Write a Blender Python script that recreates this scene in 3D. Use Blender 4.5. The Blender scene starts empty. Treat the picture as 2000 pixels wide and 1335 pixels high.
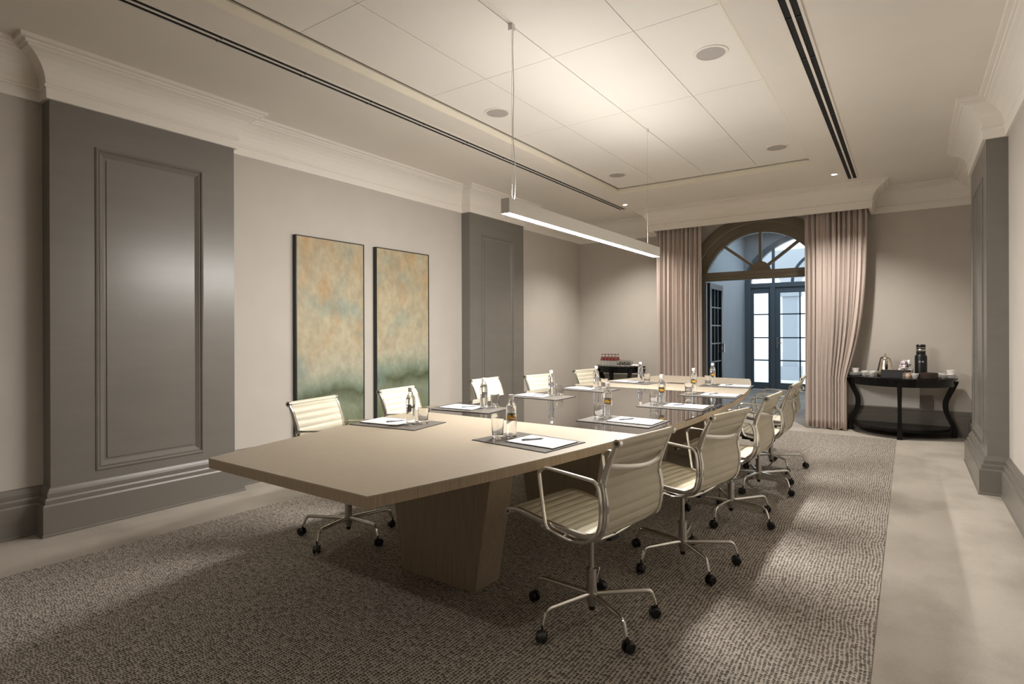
import bpy, math, random
from mathutils import Vector, Matrix
random.seed(7)
PI = math.pi
S = bpy.context.scene
COL = S.collection

# ------------------------------------------------------------------ camera
H = 1.35
yaw = math.atan(774 / 1109)
roll = math.radians(0.2)
cam_d = bpy.data.cameras.new('camera')
cam = bpy.data.objects.new('camera', cam_d)
COL.objects.link(cam)
S.camera = cam
cam_d.sensor_width = 36
cam_d.lens = 36 * 1109 / 2000
cam_d.shift_y = -(667.5 - 647) / 2000
cam_d.clip_start = 0.05
F = Vector((-math.sin(yaw), math.cos(yaw), 0))
R0 = Vector((math.cos(yaw), math.sin(yaw), 0))
U0 = Vector((0, 0, 1))
R = R0 * math.cos(roll) - U0 * math.sin(roll)
U = U0 * math.cos(roll) + R0 * math.sin(roll)
M = Matrix((R, U, -F)).transposed().to_4x4()
M.translation = Vector((0, 0, H))
cam.matrix_world = M

# ------------------------------------------------------------------ view, world, lights
S.view_settings.view_transform = 'Standard'
S.view_settings.look = 'None'
S.view_settings.gamma = 1
S.view_settings.use_curve_mapping = False
S.view_settings.exposure = 1.15
W = bpy.data.worlds.new('world')
S.world = W
W.use_nodes = True
W.node_tree.nodes['Background'].inputs[0].default_value = (0.80, 0.91, 1.0, 1)
W.node_tree.nodes['Background'].inputs[1].default_value = 1.3


def lamp(name, kind, loc, energy, color=(1, 1, 1), rot=(0, 0, 0), **kw):
    d = bpy.data.lights.new(name, kind)
    d.energy = energy
    d.color = color
    for k, v in kw.items():
        setattr(d, k, v)
    o = bpy.data.objects.new(name, d)
    o.location = loc
    o.rotation_euler = rot
    COL.objects.link(o)
    return o


PDN, PUP = 42, 5.5
WARM = (1.0, 0.945, 0.87)
# added cool fill lamp under the vestibule ceiling, in place of daylight
lamp('vestibule_fill', 'AREA', (-1.4, 12.2, 3.5), 24, (0.72, 0.86, 1.0), (0, 0, 0), shape='RECTANGLE', size=2.5, size_y=2.2)
# fill lamps added along the pendant, down-and-out and up-and-out, to brighten walls and ceiling
for sx in (-1, 1):
    lamp('pendant_side_fill', 'AREA', (-2.075 + sx * 0.016, 4.215, 2.089), PDN, (1.0, 0.97, 0.93), (0, -sx * math.radians(54), 0), shape='RECTANGLE', size=0.02, size_y=2.6, spread=math.radians(165))
    lamp('pendant_up_fill', 'AREA', (-2.075 + sx * 0.012, 4.215, 2.192), PUP, (1.0, 0.97, 0.935), (0, PI - sx * math.radians(-52), 0), shape='RECTANGLE', size=0.02, size_y=2.6, spread=math.radians(165))
# recessed downlights: two at the far end; the last is fill added behind the camera
DL = [(-0.73, 7.88), (-3.47, 7.94), (-1.9, -1.2)]
for i, (x, y) in enumerate(DL):
    lamp('downlight_and_fill_beam', 'SPOT', (x, y, 3.215), 110 if i < 2 else 45, WARM, (0, 0, 0), spot_size=math.radians(120 if i < 2 else 155), spot_blend=0.8, shadow_soft_size=0.04 if i < 2 else 0.08)


# ------------------------------------------------------------------ helpers
class MB:
    def __init__(s):
        s.v = []; s.f = []; s.sm = []; s.mi = []; s.m = 0

    def add(s, vs, fs, smooth=False):
        b = len(s.v)
        s.v += [tuple(p) for p in vs]
        for f in fs:
            s.f.append(tuple(b + i for i in f)); s.sm.append(smooth); s.mi.append(s.m)

    def box(s, x0, x1, y0, y1, z0, z1, tf=None):
        vs = [(x, y, z) for z in (z0, z1) for y in (y0, y1) for x in (x0, x1)]
        if tf: vs = [tf(p) for p in vs]
        s.add(vs, [(0, 2, 3, 1), (4, 5, 7, 6), (0, 1, 5, 4), (2, 6, 7, 3), (0, 4, 6, 2), (1, 3, 7, 5)])

    def prism(s, poly, z0, z1, tf=None):
        n = len(poly)
        vs = [(x, y, z0) for x, y in poly] + [(x, y, z1) for x, y in poly]
        if tf: vs = [tf(p) for p in vs]
        s.add(vs, [tuple(range(n))[::-1], tuple(range(n, 2 * n))] + [(i, (i + 1) % n, n + (i + 1) % n, n + i) for i in range(n)])

    def grid(s, rows, closed_u=False, smooth=True):
        nu = len(rows[0]); nv = len(rows)
        fs = []
        for j in range(nv - 1):
            for i in range(nu if closed_u else nu - 1):
                a = j * nu + i; b = j * nu + (i + 1) % nu
                fs.append((a, b, b + nu, a + nu))
        s.add([p for r in rows for p in r], fs, smooth)

    def lathe(s, prof, c=(0, 0, 0), n=20, caps=True):
        rows = [[(c[0] + r * math.cos(2 * PI * k / n), c[1] + r * math.sin(2 * PI * k / n), c[2] + z) for k in range(n)] for r, z in prof]
        s.grid(rows, True)
        if caps:
            s.add(rows[0], [tuple(range(n))[::-1]]); s.add(rows[-1], [tuple(range(n))])

    def tube(s, pts, r, n=10, closed=False, flat=None, up=(0, 0, 1)):
        """swept round (or elliptical: flat=(a,b)) section along pts"""
        P = [Vector(p) for p in pts]; m = len(P); rows = []
        upv = Vector(up)
        for i in range(m):
            if closed: t = P[(i + 1) % m] - P[i - 1]
            else: t = P[min(i + 1, m - 1)] - P[max(i - 1, 0)]
            t.normalize()
            a = t.cross(upv)
            if a.length < 1e-3: a = t.cross(Vector((1, 0, 0)))
            a.normalize(); b = a.cross(t).normalized()
            ra, rb = (flat if flat else (r, r)) if not callable(r) else (r(i / (m - 1)),) * 2
            rows.append([P[i] + a * ra * math.cos(2 * PI * k / n) + b * rb * math.sin(2 * PI * k / n) for k in range(n)])
        if closed: rows.append(rows[0])
        s.grid(rows, True)
        if not closed:
            s.add(rows[0], [tuple(range(n))[::-1]]); s.add(rows[-1], [tuple(range(n))])

    def cyl(s, a, b, r, n=16):
        s.tube([a, b], r, n)

    def build(s, name, mat, parent=None, bevel=0):
        me = bpy.data.meshes.new(name)
        me.from_pydata(s.v, [], s.f)
        mats = mat if isinstance(mat, (list, tuple)) else [mat]
        for m_ in mats: me.materials.append(m_)
        me.polygons.foreach_set('use_smooth', s.sm)
        me.polygons.foreach_set('material_index', s.mi)
        import bmesh
        bm = bmesh.new(); bm.from_mesh(me)
        bmesh.ops.remove_doubles(bm, verts=bm.verts, dist=1e-6)
        bmesh.ops.recalc_face_normals(bm, faces=bm.faces)
        for e_ in bm.edges:
            if len(e_.link_faces) == 2 and e_.calc_face_angle(0) > 0.62: e_.smooth = False
        bm.to_mesh(me); bm.free()
        me.update()
        o = bpy.data.objects.new(name, me)
        COL.objects.link(o)
        if parent: o.parent = parent
        if bevel:
            b = o.modifiers.new('bevel', 'BEVEL'); b.width = bevel; b.segments = 2; b.limit_method = 'ANGLE'
        return o


def tag(o, label=None, cat=None, group=None, kind=None):
    if label: o['label'] = label
    if cat: o['category'] = cat
    if group: o['group'] = group
    if kind: o['kind'] = kind
    return o


def empty(name, loc, rz=0, label=None, cat=None, group=None):
    o = bpy.data.objects.new(name, None)
    o.empty_display_size = 0.1
    COL.objects.link(o)
    o.location = loc; o.rotation_euler = (0, 0, rz)
    return tag(o, label, cat, group)


def copy_tree(o, parent=None):
    c = o.copy(); COL.objects.link(c); c.parent = parent
    for ch in [x for x in o.children]: copy_tree(ch, c)
    return c


def sweep(mb, path, prof, tf, closed=False, smooth=False):
    """mitred sweep of prof [(out, h)] along a 2-D path; out is to the LEFT of travel"""
    P = [Vector(p) for p in path]; n = len(P); rows = []
    for i in range(n):
        d1 = (P[i] - P[i - 1]) if (i > 0 or closed) else None
        d2 = (P[(i + 1) % n] - P[i]) if (i < n - 1 or closed) else None
        if d1 is None: d1 = d2
        if d2 is None: d2 = d1
        d1 = d1.normalized(); d2 = d2.normalized()
        n1 = Vector((-d1.y, d1.x)); n2 = Vector((-d2.y, d2.x))
        m = (n1 + n2); m = m / max(1e-6, m.dot(n1))
        rows.append([tf((P[i].x + m.x * o_, P[i].y + m.y * o_, h)) for o_, h in prof])
    if closed: rows.append(rows[0])
    mb.grid(rows, False, smooth)
    if not closed:
        k = len(prof)
        mb.add(rows[0], [tuple(range(k))]); mb.add(rows[-1], [tuple(range(k))[::-1]])


ID = lambda p: p


# ------------------------------------------------------------------ materials
def mat(name, col, rough=0.6, metal=0.0, spec=0.5, ior=1.45, trans=0.0, emit=None, es=0, alpha=1, coat=0):
    m = bpy.data.materials.new(name); m.use_nodes = True
    b = m.node_tree.nodes['Principled BSDF']
    b.inputs['Base Color'].default_value = (*col, 1)
    b.inputs['Roughness'].default_value = rough
    b.inputs['Metallic'].default_value = metal
    b.inputs['Specular IOR Level'].default_value = spec
    b.inputs['IOR'].default_value = ior
    b.inputs['Transmission Weight'].default_value = trans
    b.inputs['Alpha'].default_value = alpha
    b.inputs['Coat Weight'].default_value = coat
    if emit:
        b.inputs['Emission Color'].default_value = (*emit, 1); b.inputs['Emission Strength'].default_value = es
    return m


def nodes(m):
    nt = m.node_tree
    return nt, nt.nodes, nt.links, nt.nodes['Principled BSDF']


def noise_mat(name, c1, c2, scale=(1, 1, 1), nscale=5, detail=4, rough=0.6, spec=0.5, bump=0.0, bscale=None, lo=0.35, hi=0.65, metal=0, bdist=0.002):
    m = mat(name, c1, rough, metal, spec)
    nt, N, L, b = nodes(m)
    tc = N.new('ShaderNodeTexCoord'); mp = N.new('ShaderNodeMapping'); mp.inputs['Scale'].default_value = scale
    L.new(tc.outputs['Object'], mp.inputs['Vector'])
    no = N.new('ShaderNodeTexNoise'); no.inputs['Scale'].default_value = nscale; no.inputs['Detail'].default_value = detail
    L.new(mp.outputs['Vector'], no.inputs['Vector'])
    cr = N.new('ShaderNodeValToRGB'); cr.color_ramp.elements[0].position = lo; cr.color_ramp.elements[1].position = hi
    cr.color_ramp.elements[0].color = (*c1, 1); cr.color_ramp.elements[1].color = (*c2, 1)
    L.new(no.outputs['Fac'], cr.inputs['Fac']); L.new(cr.outputs['Color'], b.inputs['Base Color'])
    if bump:
        n2 = no
        if bscale:
            n2 = N.new('ShaderNodeTexNoise'); n2.inputs['Scale'].default_value = bscale; n2.inputs['Detail'].default_value = 2
            L.new(tc.outputs['Object'], n2.inputs['Vector'])
        bp = N.new('ShaderNodeBump'); bp.inputs['Strength'].default_value = bump; bp.inputs['Distance'].default_value = bdist
        L.new(n2.outputs['Fac'], bp.inputs['Height']); L.new(bp.outputs['Normal'], b.inputs['Normal'])
    return m


M_wall = noise_mat('wallpaper', (0.50, 0.458, 0.408), (0.52, 0.477, 0.426), nscale=3, rough=0.75, spec=0.25, bump=0.12, bscale=260)
M_ceil = noise_mat('ceiling_paint', (0.78, 0.73, 0.66), (0.80, 0.75, 0.68), nscale=1.5, rough=0.85, spec=0.2)
M_panelc = noise_mat('ceiling_panel', (0.80, 0.76, 0.70), (0.82, 0.78, 0.72), nscale=1.2, rough=0.75, spec=0.25)
M_crown = mat('crown_paint', (0.82, 0.77, 0.70), 0.55, spec=0.35)
M_lip = mat('coffer_lip_paint', (0.82, 0.76, 0.64), 0.6, spec=0.3)
M_seam = mat('seam_shadow_gap', (0.16, 0.13, 0.09), 0.9)
M_pil = noise_mat('satin_taupe_paint', (0.178, 0.164, 0.143), (0.190, 0.175, 0.152), scale=(1, 1, 6), nscale=2, rough=0.30, spec=0.5)
M_base = mat('baseboard_paint', (0.170, 0.154, 0.131), 0.35, spec=0.5)
M_arch = mat('door_frame_paint', (0.20, 0.165, 0.115), 0.4)
M_black = noise_mat('black_lacquer', (0.003, 0.003, 0.003), (0.005, 0.005, 0.005), nscale=4, rough=0.25, spec=0.35)
M_blackp = mat('black_plastic', (0.008, 0.008, 0.008), 0.35)
M_gloss = mat('black_chrome', (0.03, 0.03, 0.032), 0.08, metal=0.3, spec=0.9)
M_slot = mat('slot_black', (0.01, 0.01, 0.01), 0.8)
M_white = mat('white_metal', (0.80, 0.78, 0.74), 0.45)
M_chrome = mat('polished_aluminium', (0.78, 0.76, 0.72), 0.13, metal=1)
M_steel = mat('brushed_steel', (0.55, 0.53, 0.50), 0.28, metal=1)
M_dsteel = mat('dark_aluminium', (0.10, 0.10, 0.10), 0.3, metal=0.8)
M_leather = noise_mat('cream_leather', (0.60, 0.55, 0.425), (0.64, 0.59, 0.465), nscale=6, rough=0.42, spec=0.4, bump=0.1, bscale=500, bdist=0.001)
M_paper = mat('white_paper', (0.74, 0.74, 0.73), 0.7)
M_mat = noise_mat('grey_leather', (0.13, 0.118, 0.105), (0.16, 0.145, 0.13), nscale=30, rough=0.32, spec=0.5)
M_matedge = mat('dark_leather_edge', (0.02, 0.018, 0.017), 0.5)
M_pen = mat('pen_grey', (0.30, 0.31, 0.35), 0.3, metal=0.3)
M_glass = mat('clear_glass', (1, 1, 1), 0.0, trans=1, ior=1.45)
M_water = mat('water', (1, 1, 1), 0.0, trans=1, ior=1.33)
M_cap = mat('bottle_cap', (0.75, 0.74, 0.72), 0.35)
M_yellow = mat('yellow_print', (0.75, 0.42, 0.03), 0.5)
M_orange = mat('orange_print', (0.60, 0.22, 0.03), 0.5)
M_purple = mat('back_label', (0.17, 0.16, 0.185), 0.5)
M_china = mat('white_china', (0.85, 0.83, 0.80), 0.25)
M_silver = mat('silver_plate', (0.85, 0.79, 0.70), 0.16, metal=1)
M_boxg = mat('dark_grey_card', (0.05, 0.05, 0.052), 0.5)
M_bowl = noise_mat('dark_brown_leather', (0.035, 0.022, 0.016), (0.05, 0.032, 0.024), nscale=20, rough=0.45)
M_red = mat('red_cap', (0.16, 0.035, 0.025), 0.35)
M_speaker = mat('speaker_mesh', (0.42, 0.39, 0.36), 0.7)
M_frame = mat('picture_frame_black', (0.02, 0.024, 0.02), 0.4)
M_vest = noise_mat('vestibule_paint', (0.36, 0.385, 0.41), (0.38, 0.405, 0.43), nscale=2, rough=0.7)
M_slate = mat('slate_blue_paint', (0.105, 0.130, 0.150), 0.4)
M_dark = mat('dark_door_paint', (0.018, 0.022, 0.026), 0.35)
M_terr = noise_mat('terrace_stone', (0.62, 0.62, 0.62), (0.7, 0.7, 0.7), nscale=3, rough=0.8)
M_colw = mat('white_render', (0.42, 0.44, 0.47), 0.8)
M_lcd = mat('led_diffuser', (1, 1, 1), 0.5, emit=(1.0, 0.97, 0.93), es=20)
M_led_up = mat('led_uplight', (1, 1, 1), 0.5, emit=(1.0, 0.97, 0.935), es=2.6)
M_dl = mat('downlight_lens', (1, 1, 1), 0.5, emit=(1.0, 0.88, 0.72), es=14)
M_screen = mat('label_grey', (0.30, 0.30, 0.30), 0.4)


def wood(name, c1, c2, scale):
    m = noise_mat(name, c1, c2, scale=scale, nscale=4, detail=7, rough=0.42, spec=0.4, lo=0.3, hi=0.7)
    return m


M_woodtop = wood('oak_veneer_top', (0.38, 0.32, 0.24), (0.43, 0.365, 0.28), (3, 55, 3))
M_woodedge = wood('oak_veneer_edge', (0.30, 0.225, 0.145), (0.43, 0.335, 0.235), (45, 45, 1))
M_woodbase = wood('oak_veneer_base', (0.30, 0.24, 0.17), (0.39, 0.315, 0.23), (40, 40, 1.2))
M_tglass = mat('dark_table_glass', (0.045, 0.038, 0.032), 0.02, spec=0.5, ior=1.75)
M_curtain = noise_mat('rose_beige_drape', (0.56, 0.475, 0.425), (0.60, 0.51, 0.46), scale=(1, 1, 30), nscale=20, rough=0.6, spec=0.3)


def pane_mat():
    m = bpy.data.materials.new('window_glass'); m.use_nodes = True
    N = m.node_tree.nodes; L = m.node_tree.links
    for n in list(N): N.remove(n)
    o = N.new('ShaderNodeOutputMaterial'); mx = N.new('ShaderNodeMixShader'); t = N.new('ShaderNodeBsdfTransparent')
    t.inputs[0].default_value = (0.93, 0.96, 0.97, 1)
    g = N.new('ShaderNodeBsdfGlossy'); g.inputs['Roughness'].default_value = 0.0
    fr = N.new('ShaderNodeFresnel'); fr.inputs[0].default_value = 1.45
    L.new(fr.outputs[0], mx.inputs[0]); L.new(t.outputs[0], mx.inputs[1]); L.new(g.outputs[0], mx.inputs[2]); L.new(mx.outputs[0], o.inputs[0])
    return m


M_pane = pane_mat()


def carpet_border():
    m = mat('taupe_border_carpet', (0.37, 0.32, 0.26), 0.95, spec=0.1)
    nt, N, L, b = nodes(m)
    tc = N.new('ShaderNodeTexCoord')
    a = N.new('ShaderNodeTexNoise'); a.inputs['Scale'].default_value = 1.6; a.inputs['Detail'].default_value = 6
    mp = N.new('ShaderNodeMapping'); mp.inputs['Scale'].default_value = (1.5, 1.0, 1)
    L.new(tc.outputs['Object'], mp.inputs[0]); L.new(mp.outputs[0], a.inputs['Vector'])
    cr = N.new('ShaderNodeValToRGB')
    cr.color_ramp.elements[0].position = 0.30; cr.color_ramp.elements[0].color = (0.345, 0.307, 0.26, 1)
    cr.color_ramp.elements[1].position = 0.56; cr.color_ramp.elements[1].color = (0.46, 0.415, 0.36, 1)
    L.new(a.outputs['Fac'], cr.inputs[0])
    f = N.new('ShaderNodeTexNoise'); f.inputs['Scale'].default_value = 160; f.inputs['Detail'].default_value = 2
    L.new(tc.outputs['Object'], f.inputs['Vector'])
    mx = N.new('ShaderNodeMix'); mx.data_type = 'RGBA'; mx.blend_type = 'MULTIPLY'; mx.inputs[0].default_value = 0.28
    L.new(cr.outputs[0], mx.inputs[6]); L.new(f.outputs['Color'], mx.inputs[7])
    hs = N.new('ShaderNodeHueSaturation'); hs.inputs['Value'].default_value = 1.15; hs.inputs['Saturation'].default_value = 1.0
    rg = N.new('ShaderNodeRGBToBW'); L.new(f.outputs['Color'], rg.inputs[0]); L.new(rg.outputs[0], mx.inputs[7])
    L.new(mx.outputs[2], hs.inputs['Color']); L.new(hs.outputs[0], b.inputs['Base Color'])
    bp = N.new('ShaderNodeBump'); bp.inputs['Strength'].default_value = 0.5; bp.inputs['Distance'].default_value = 0.004
    L.new(f.outputs['Fac'], bp.inputs['Height']); L.new(bp.outputs[0], b.inputs['Normal'])
    return m


def carpet_pattern():
    m = mat('dashed_loop_carpet', (0.25, 0.22, 0.18), 0.95, spec=0.1)
    nt, N, L, b = nodes(m)

    def math_(op, a, bb=None, c=None):
        n = N.new('ShaderNodeMath'); n.operation = op
        for i, v in enumerate((a, bb, c)):
            if v is None: continue
            if isinstance(v, (int, float)): n.inputs[i].default_value = v
            else: L.new(v, n.inputs[i])
        return n.outputs[0]
    tc = N.new('ShaderNodeTexCoord')
    big = N.new('ShaderNodeTexNoise'); big.inputs['Scale'].default_value = 2.2; big.inputs['Detail'].default_value = 2
    L.new(tc.outputs['Object'], big.inputs['Vector'])
    sep = N.new('ShaderNodeSeparateXYZ'); L.new(tc.outputs['Object'], sep.inputs[0])
    # wavy rows across x, pitch 17 mm; dashes along y about 15 mm long
    xw = math_('ADD', math_('MULTIPLY', sep.outputs['X'], 62.0), math_('MULTIPLY', big.outputs['Fac'], 4.0))
    row = math_('FLOOR', xw)
    wn = N.new('ShaderNodeTexWhiteNoise'); wn.noise_dimensions = '1D'; L.new(row, wn.inputs['W'])
    yw = math_('ADD', math_('MULTIPLY', sep.outputs['Y'], 78.0), math_('MULTIPLY', wn.outputs['Value'], 9.0))
    fn = N.new('ShaderNodeTexNoise'); fn.inputs['Scale'].default_value = 55; fn.inputs['Detail'].default_value = 1
    L.new(tc.outputs['Object'], fn.inputs['Vector'])
    sx = math_('SINE', math_('MULTIPLY', math_('FRACT', xw), PI))
    sy = math_('ABSOLUTE', math_('SINE', math_('MULTIPLY', math_('ADD', yw, math_('MULTIPLY', fn.outputs['Fac'], 1.6)), PI)))
    v = math_('MULTIPLY', sx, sy)
    v2 = math_('ADD', v, math_('MULTIPLY', math_('SUBTRACT', fn.outputs['Fac'], 0.5), 1.7))
    cr = N.new('ShaderNodeValToRGB')
    cr.color_ramp.elements[0].position = 0.30; cr.color_ramp.elements[0].color = (0.50, 0.45, 0.39, 1)
    cr.color_ramp.elements[1].position = 0.62; cr.color_ramp.elements[1].color = (0.105, 0.090, 0.076, 1)
    L.new(v2, cr.inputs[0])
    L.new(cr.outputs[0], b.inputs['Base Color'])
    bp = N.new('ShaderNodeBump'); bp.inputs['Strength'].default_value = 0.6; bp.inputs['Distance'].default_value = 0.004
    bp.invert = True
    L.new(v2, bp.inputs['Height']); L.new(bp.outputs[0], b.inputs['Normal'])
    return m


def painting_mat(name, seed, band):
    m = mat(name, (0.4, 0.35, 0.25), 0.5, spec=0.3)
    nt, N, L, b = nodes(m)
    tc = N.new('ShaderNodeTexCoord'); mp = N.new('ShaderNodeMapping'); mp.inputs['Location'].default_value = (seed, seed * 2, 0)
    L.new(tc.outputs['Object'], mp.inputs[0])
    sep = N.new('ShaderNodeSeparateXYZ'); L.new(tc.outputs['Object'], sep.inputs[0])
    n1 = N.new('ShaderNodeTexNoise'); n1.inputs['Scale'].default_value = 2.6; n1.inputs['Detail'].default_value = 6; n1.inputs['Roughness'].default_value = 0.6
    L.new(mp.outputs[0], n1.inputs['Vector'])
    ma = N.new('ShaderNodeMath'); ma.operation = 'MULTIPLY_ADD'; ma.inputs[1].default_value = 0.30
    L.new(n1.outputs['Fac'], ma.inputs[0]); L.new(sep.outputs['Z'], ma.inputs[2])
    mr = N.new('ShaderNodeMapRange'); mr.inputs[1].default_value = 0.15; mr.inputs[2].default_value = 2.15
    L.new(ma.outputs[0], mr.inputs[0])
    cr = N.new('ShaderNodeValToRGB'); e = cr.color_ramp.elements
    e[0].position = 0.0; e[0].color = (0.10, 0.12, 0.06, 1)
    e[1].position = 1.0; e[1].color = (0.38, 0.32, 0.21, 1)
    for p, c in ((0.20, (0.15, 0.17, 0.10)), (band - 0.07, (0.20, 0.23, 0.16)), (band, (0.085, 0.10, 0.055)), (band + 0.05, (0.22, 0.26, 0.19)), (band + 0.13, (0.38, 0.36, 0.27)), (band + 0.28, (0.41, 0.36, 0.245))):
        x = e.new(p); x.color = (*c, 1)
    L.new(mr.outputs[0], cr.inputs[0])
    # rust and blue-green clouds
    n2 = N.new('ShaderNodeTexNoise'); n2.inputs['Scale'].default_value = 3.2; n2.inputs['Detail'].default_value = 5
    mp2 = N.new('ShaderNodeMapping'); mp2.inputs['Location'].default_value = (seed + 5, 3, 7); mp2.inputs['Scale'].default_value = (1, 1.6, 0.8)
    L.new(tc.outputs['Object'], mp2.inputs[0]); L.new(mp2.outputs[0], n2.inputs['Vector'])
    r2 = N.new('ShaderNodeValToRGB'); r2.color_ramp.elements[0].position = 0.48; r2.color_ramp.elements[1].position = 0.72
    r2.color_ramp.elements[1].color = (0.7, 0.7, 0.7, 1)
    L.new(n2.outputs['Fac'], r2.inputs[0])
    mx = N.new('ShaderNodeMix'); mx.data_type = 'RGBA'; mx.inputs[7].default_value = (0.42, 0.235, 0.09, 1)
    up = N.new('ShaderNodeMapRange'); up.inputs[1].default_value = 0.9; up.inputs[2].default_value = 1.7
    L.new(sep.outputs['Z'], up.inputs[0])
    mm = N.new('ShaderNodeMath'); mm.operation = 'MULTIPLY'; L.new(r2.outputs[0], mm.inputs[0]); L.new(up.outputs[0], mm.inputs[1])
    L.new(mm.outputs[0], mx.inputs[0]); L.new(cr.outputs[0], mx.inputs[6])
    n3 = N.new('ShaderNodeTexNoise'); n3.inputs['Scale'].default_value = 2.1; n3.inputs['Detail'].default_value = 6
    mp3 = N.new('ShaderNodeMapping'); mp3.inputs['Location'].default_value = (1, seed + 9, 3)
    L.new(tc.outputs['Object'], mp3.inputs[0]); L.new(mp3.outputs[0], n3.inputs['Vector'])
    r3 = N.new('ShaderNodeValToRGB'); r3.color_ramp.elements[0].position = 0.52; r3.color_ramp.elements[1].position = 0.75
    L.new(n3.outputs['Fac'], r3.inputs[0])
    mx3 = N.new('ShaderNodeMix'); mx3.data_type = 'RGBA'; mx3.inputs[7].default_value = (0.20, 0.27, 0.24, 1)
    L.new(r3.outputs[0], mx3.inputs[0]); L.new(mx.outputs[2], mx3.inputs[6])
    # fine brushed texture
    n4 = N.new('ShaderNodeTexNoise'); n4.inputs['Scale'].default_value = 9; n4.inputs['Detail'].default_value = 8; n4.inputs['Roughness'].default_value = 0.65
    mp4 = N.new('ShaderNodeMapping'); mp4.inputs['Scale'].default_value = (1, 1.3, 1.0); L.new(tc.outputs['Object'], mp4.inputs[0]); L.new(mp4.outputs[0], n4.inputs['Vector'])
    r4 = N.new('ShaderNodeMapRange'); r4.inputs[3].default_value = 0.55; r4.inputs[4].default_value = 1.45
    L.new(n4.outputs['Fac'], r4.inputs[0])
    mx4 = N.new('ShaderNodeVectorMath'); mx4.operation = 'SCALE'
    L.new(mx3.outputs[2], mx4.inputs[0]); L.new(r4.outputs[0], mx4.inputs['Scale'])
    L.new(mx4.outputs[0], b.inputs['Base Color'])
    return m


def packet_mat():
    m = mat('printed_wrappers', (0.7, 0.6, 0.6), 0.4)
    nt, N, L, b = nodes(m)
    tc = N.new('ShaderNodeTexCoord'); v = N.new('ShaderNodeTexVoronoi'); v.inputs['Scale'].default_value = 45
    L.new(tc.outputs['Object'], v.inputs['Vector'])
    cr = N.new('ShaderNodeValToRGB'); cr.color_ramp.interpolation = 'CONSTANT'; e = cr.color_ramp.elements
    e[0].color = (0.8, 0.75, 0.74, 1); e[1].position = 0.45; e[1].color = (0.48, 0.28, 0.30, 1)
    x = e.new(0.62); x.color = (0.75, 0.70, 0.72, 1); x = e.new(0.8); x.color = (0.25, 0.22, 0.26, 1)
    s = N.new('ShaderNodeSeparateColor'); L.new(v.outputs['Color'], s.inputs[0]); L.new(s.outputs[0], cr.inputs[0])
    L.new(cr.outputs[0], b.inputs['Base Color'])
    return m


# ------------------------------------------------------------------ setting
XL, XR, YB, YF = -4.86, 0.67, 9.12, -2.5
ZC, ZP = 3.24, 3.313


def struct(mb, name, m, label=None, parent=None):
    o = mb.build(name, m, parent)
    if parent is None:
        tag(o, kind='structure')
        if label: o['label'] = label
    return o


m = MB(); m.box(-7, 4, YF - 0.2, 14.0, -0.1, 0.0)
struct(m, 'floor', carpet_border(), 'plain taupe carpet floor around the patterned carpet')
m = MB(); m.box(-4.10, -0.125, -2.0, 8.42, 0.0, 0.004)
tag(m.build('carpet', carpet_pattern()), 'dark taupe carpet woven with small wavy dashes, set in the plain border carpet', 'carpet')

# ceiling with recessed coffer
CX0, CX1, CY0, CY1 = -3.29, -0.884, -0.25, 7.28
m = MB()
m.box(XL - 0.2, CX0, YF, YB + 0.1, ZC, ZC + 0.3)
m.box(CX1, XR + 0.2, YF, YB + 0.1, ZC, ZC + 0.3)
m.box(CX0, CX1, YF, CY0, ZC, ZC + 0.3)
m.box(CX0, CX1, CY1, YB + 0.1, ZC, ZC + 0.3)
struct(m, 'ceiling', M_ceil)
m = MB()   # pale lip around the coffer
g = 0.012
for a in ((CX0, CX0 + g, CY0, CY1), (CX1 - g, CX1, CY0, CY1), (CX0 + g, CX1 - g, CY0, CY0 + g), (CX0 + g, CX1 - g, CY1 - g, CY1)):
    m.box(a[0], a[1], a[2], a[3], ZC - 0.001, ZC + 0.062)
struct(m, 'trim_1', M_lip, 'pale painted lip around the recessed ceiling coffer')
m = MB(); m.box(CX0, CX1, CY0, CY1, ZP + 0.006, ZP + 0.05)
struct(m, 'trim_2', M_seam, 'dark shadow gap behind the ceiling panels')
xs = [CX0 + 0.022, -2.69, -2.085, -1.47, CX1 - 0.022]
ys = [CY0 + 0.02, 1.01, 2.26, 3.51, 4.76, 6.01, CY1 - 0.022]
m = MB()
for i in range(4):
    for j in range(6):
        m.box(xs[i] + 0.0022, xs[i + 1] - 0.0022, ys[j] + 0.0018, ys[j + 1] - 0.0018, ZP, ZP + 0.008)
struct(m, 'trim_3', M_panelc, 'flat off-white ceiling panels with thin seams in the coffer')

# side and near walls
m = MB(); m.box(XL - 0.2, XL, YF, YB, 0, ZC + 0.1); struct(m, 'wall_left', M_wall)
m = MB(); m.box(XR, XR + 0.2, YF, YB, 0, ZC + 0.1); struct(m, 'wall_right', M_wall)
m = MB(); m.box(XL - .2, XR + .2, YF - 0.2, YF, 0, ZC + .1); struct(m, 'wall_front', M_wall)

# far wall with arched opening
AX, AZ, AR = -1.835, 2.01, 0.98
WT = 0.24
m = MB()
m.box(XL - 0.2, AX - AR, YB, YB + WT, 0, ZC + 0.6)
m.box(AX + AR, XR + 0.2, YB, YB + WT, 0, ZC + 0.6)
NA = 40
for k in range(NA):
    a0 = PI - PI * k / NA; a1 = PI - PI * (k + 1) / NA
    x0, z0 = AX + AR * math.cos(a0), AZ + AR * math.sin(a0)
    x1, z1 = AX + AR * math.cos(a1), AZ + AR * math.sin(a1)
    m.prism([(x0, z0), (x1, z1), (x1, ZC + 0.6), (x0, ZC + 0.6)], YB, YB + WT, lambda p: (p[0], p[2], p[1]))
struct(m, 'wall_back', M_wall)


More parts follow.
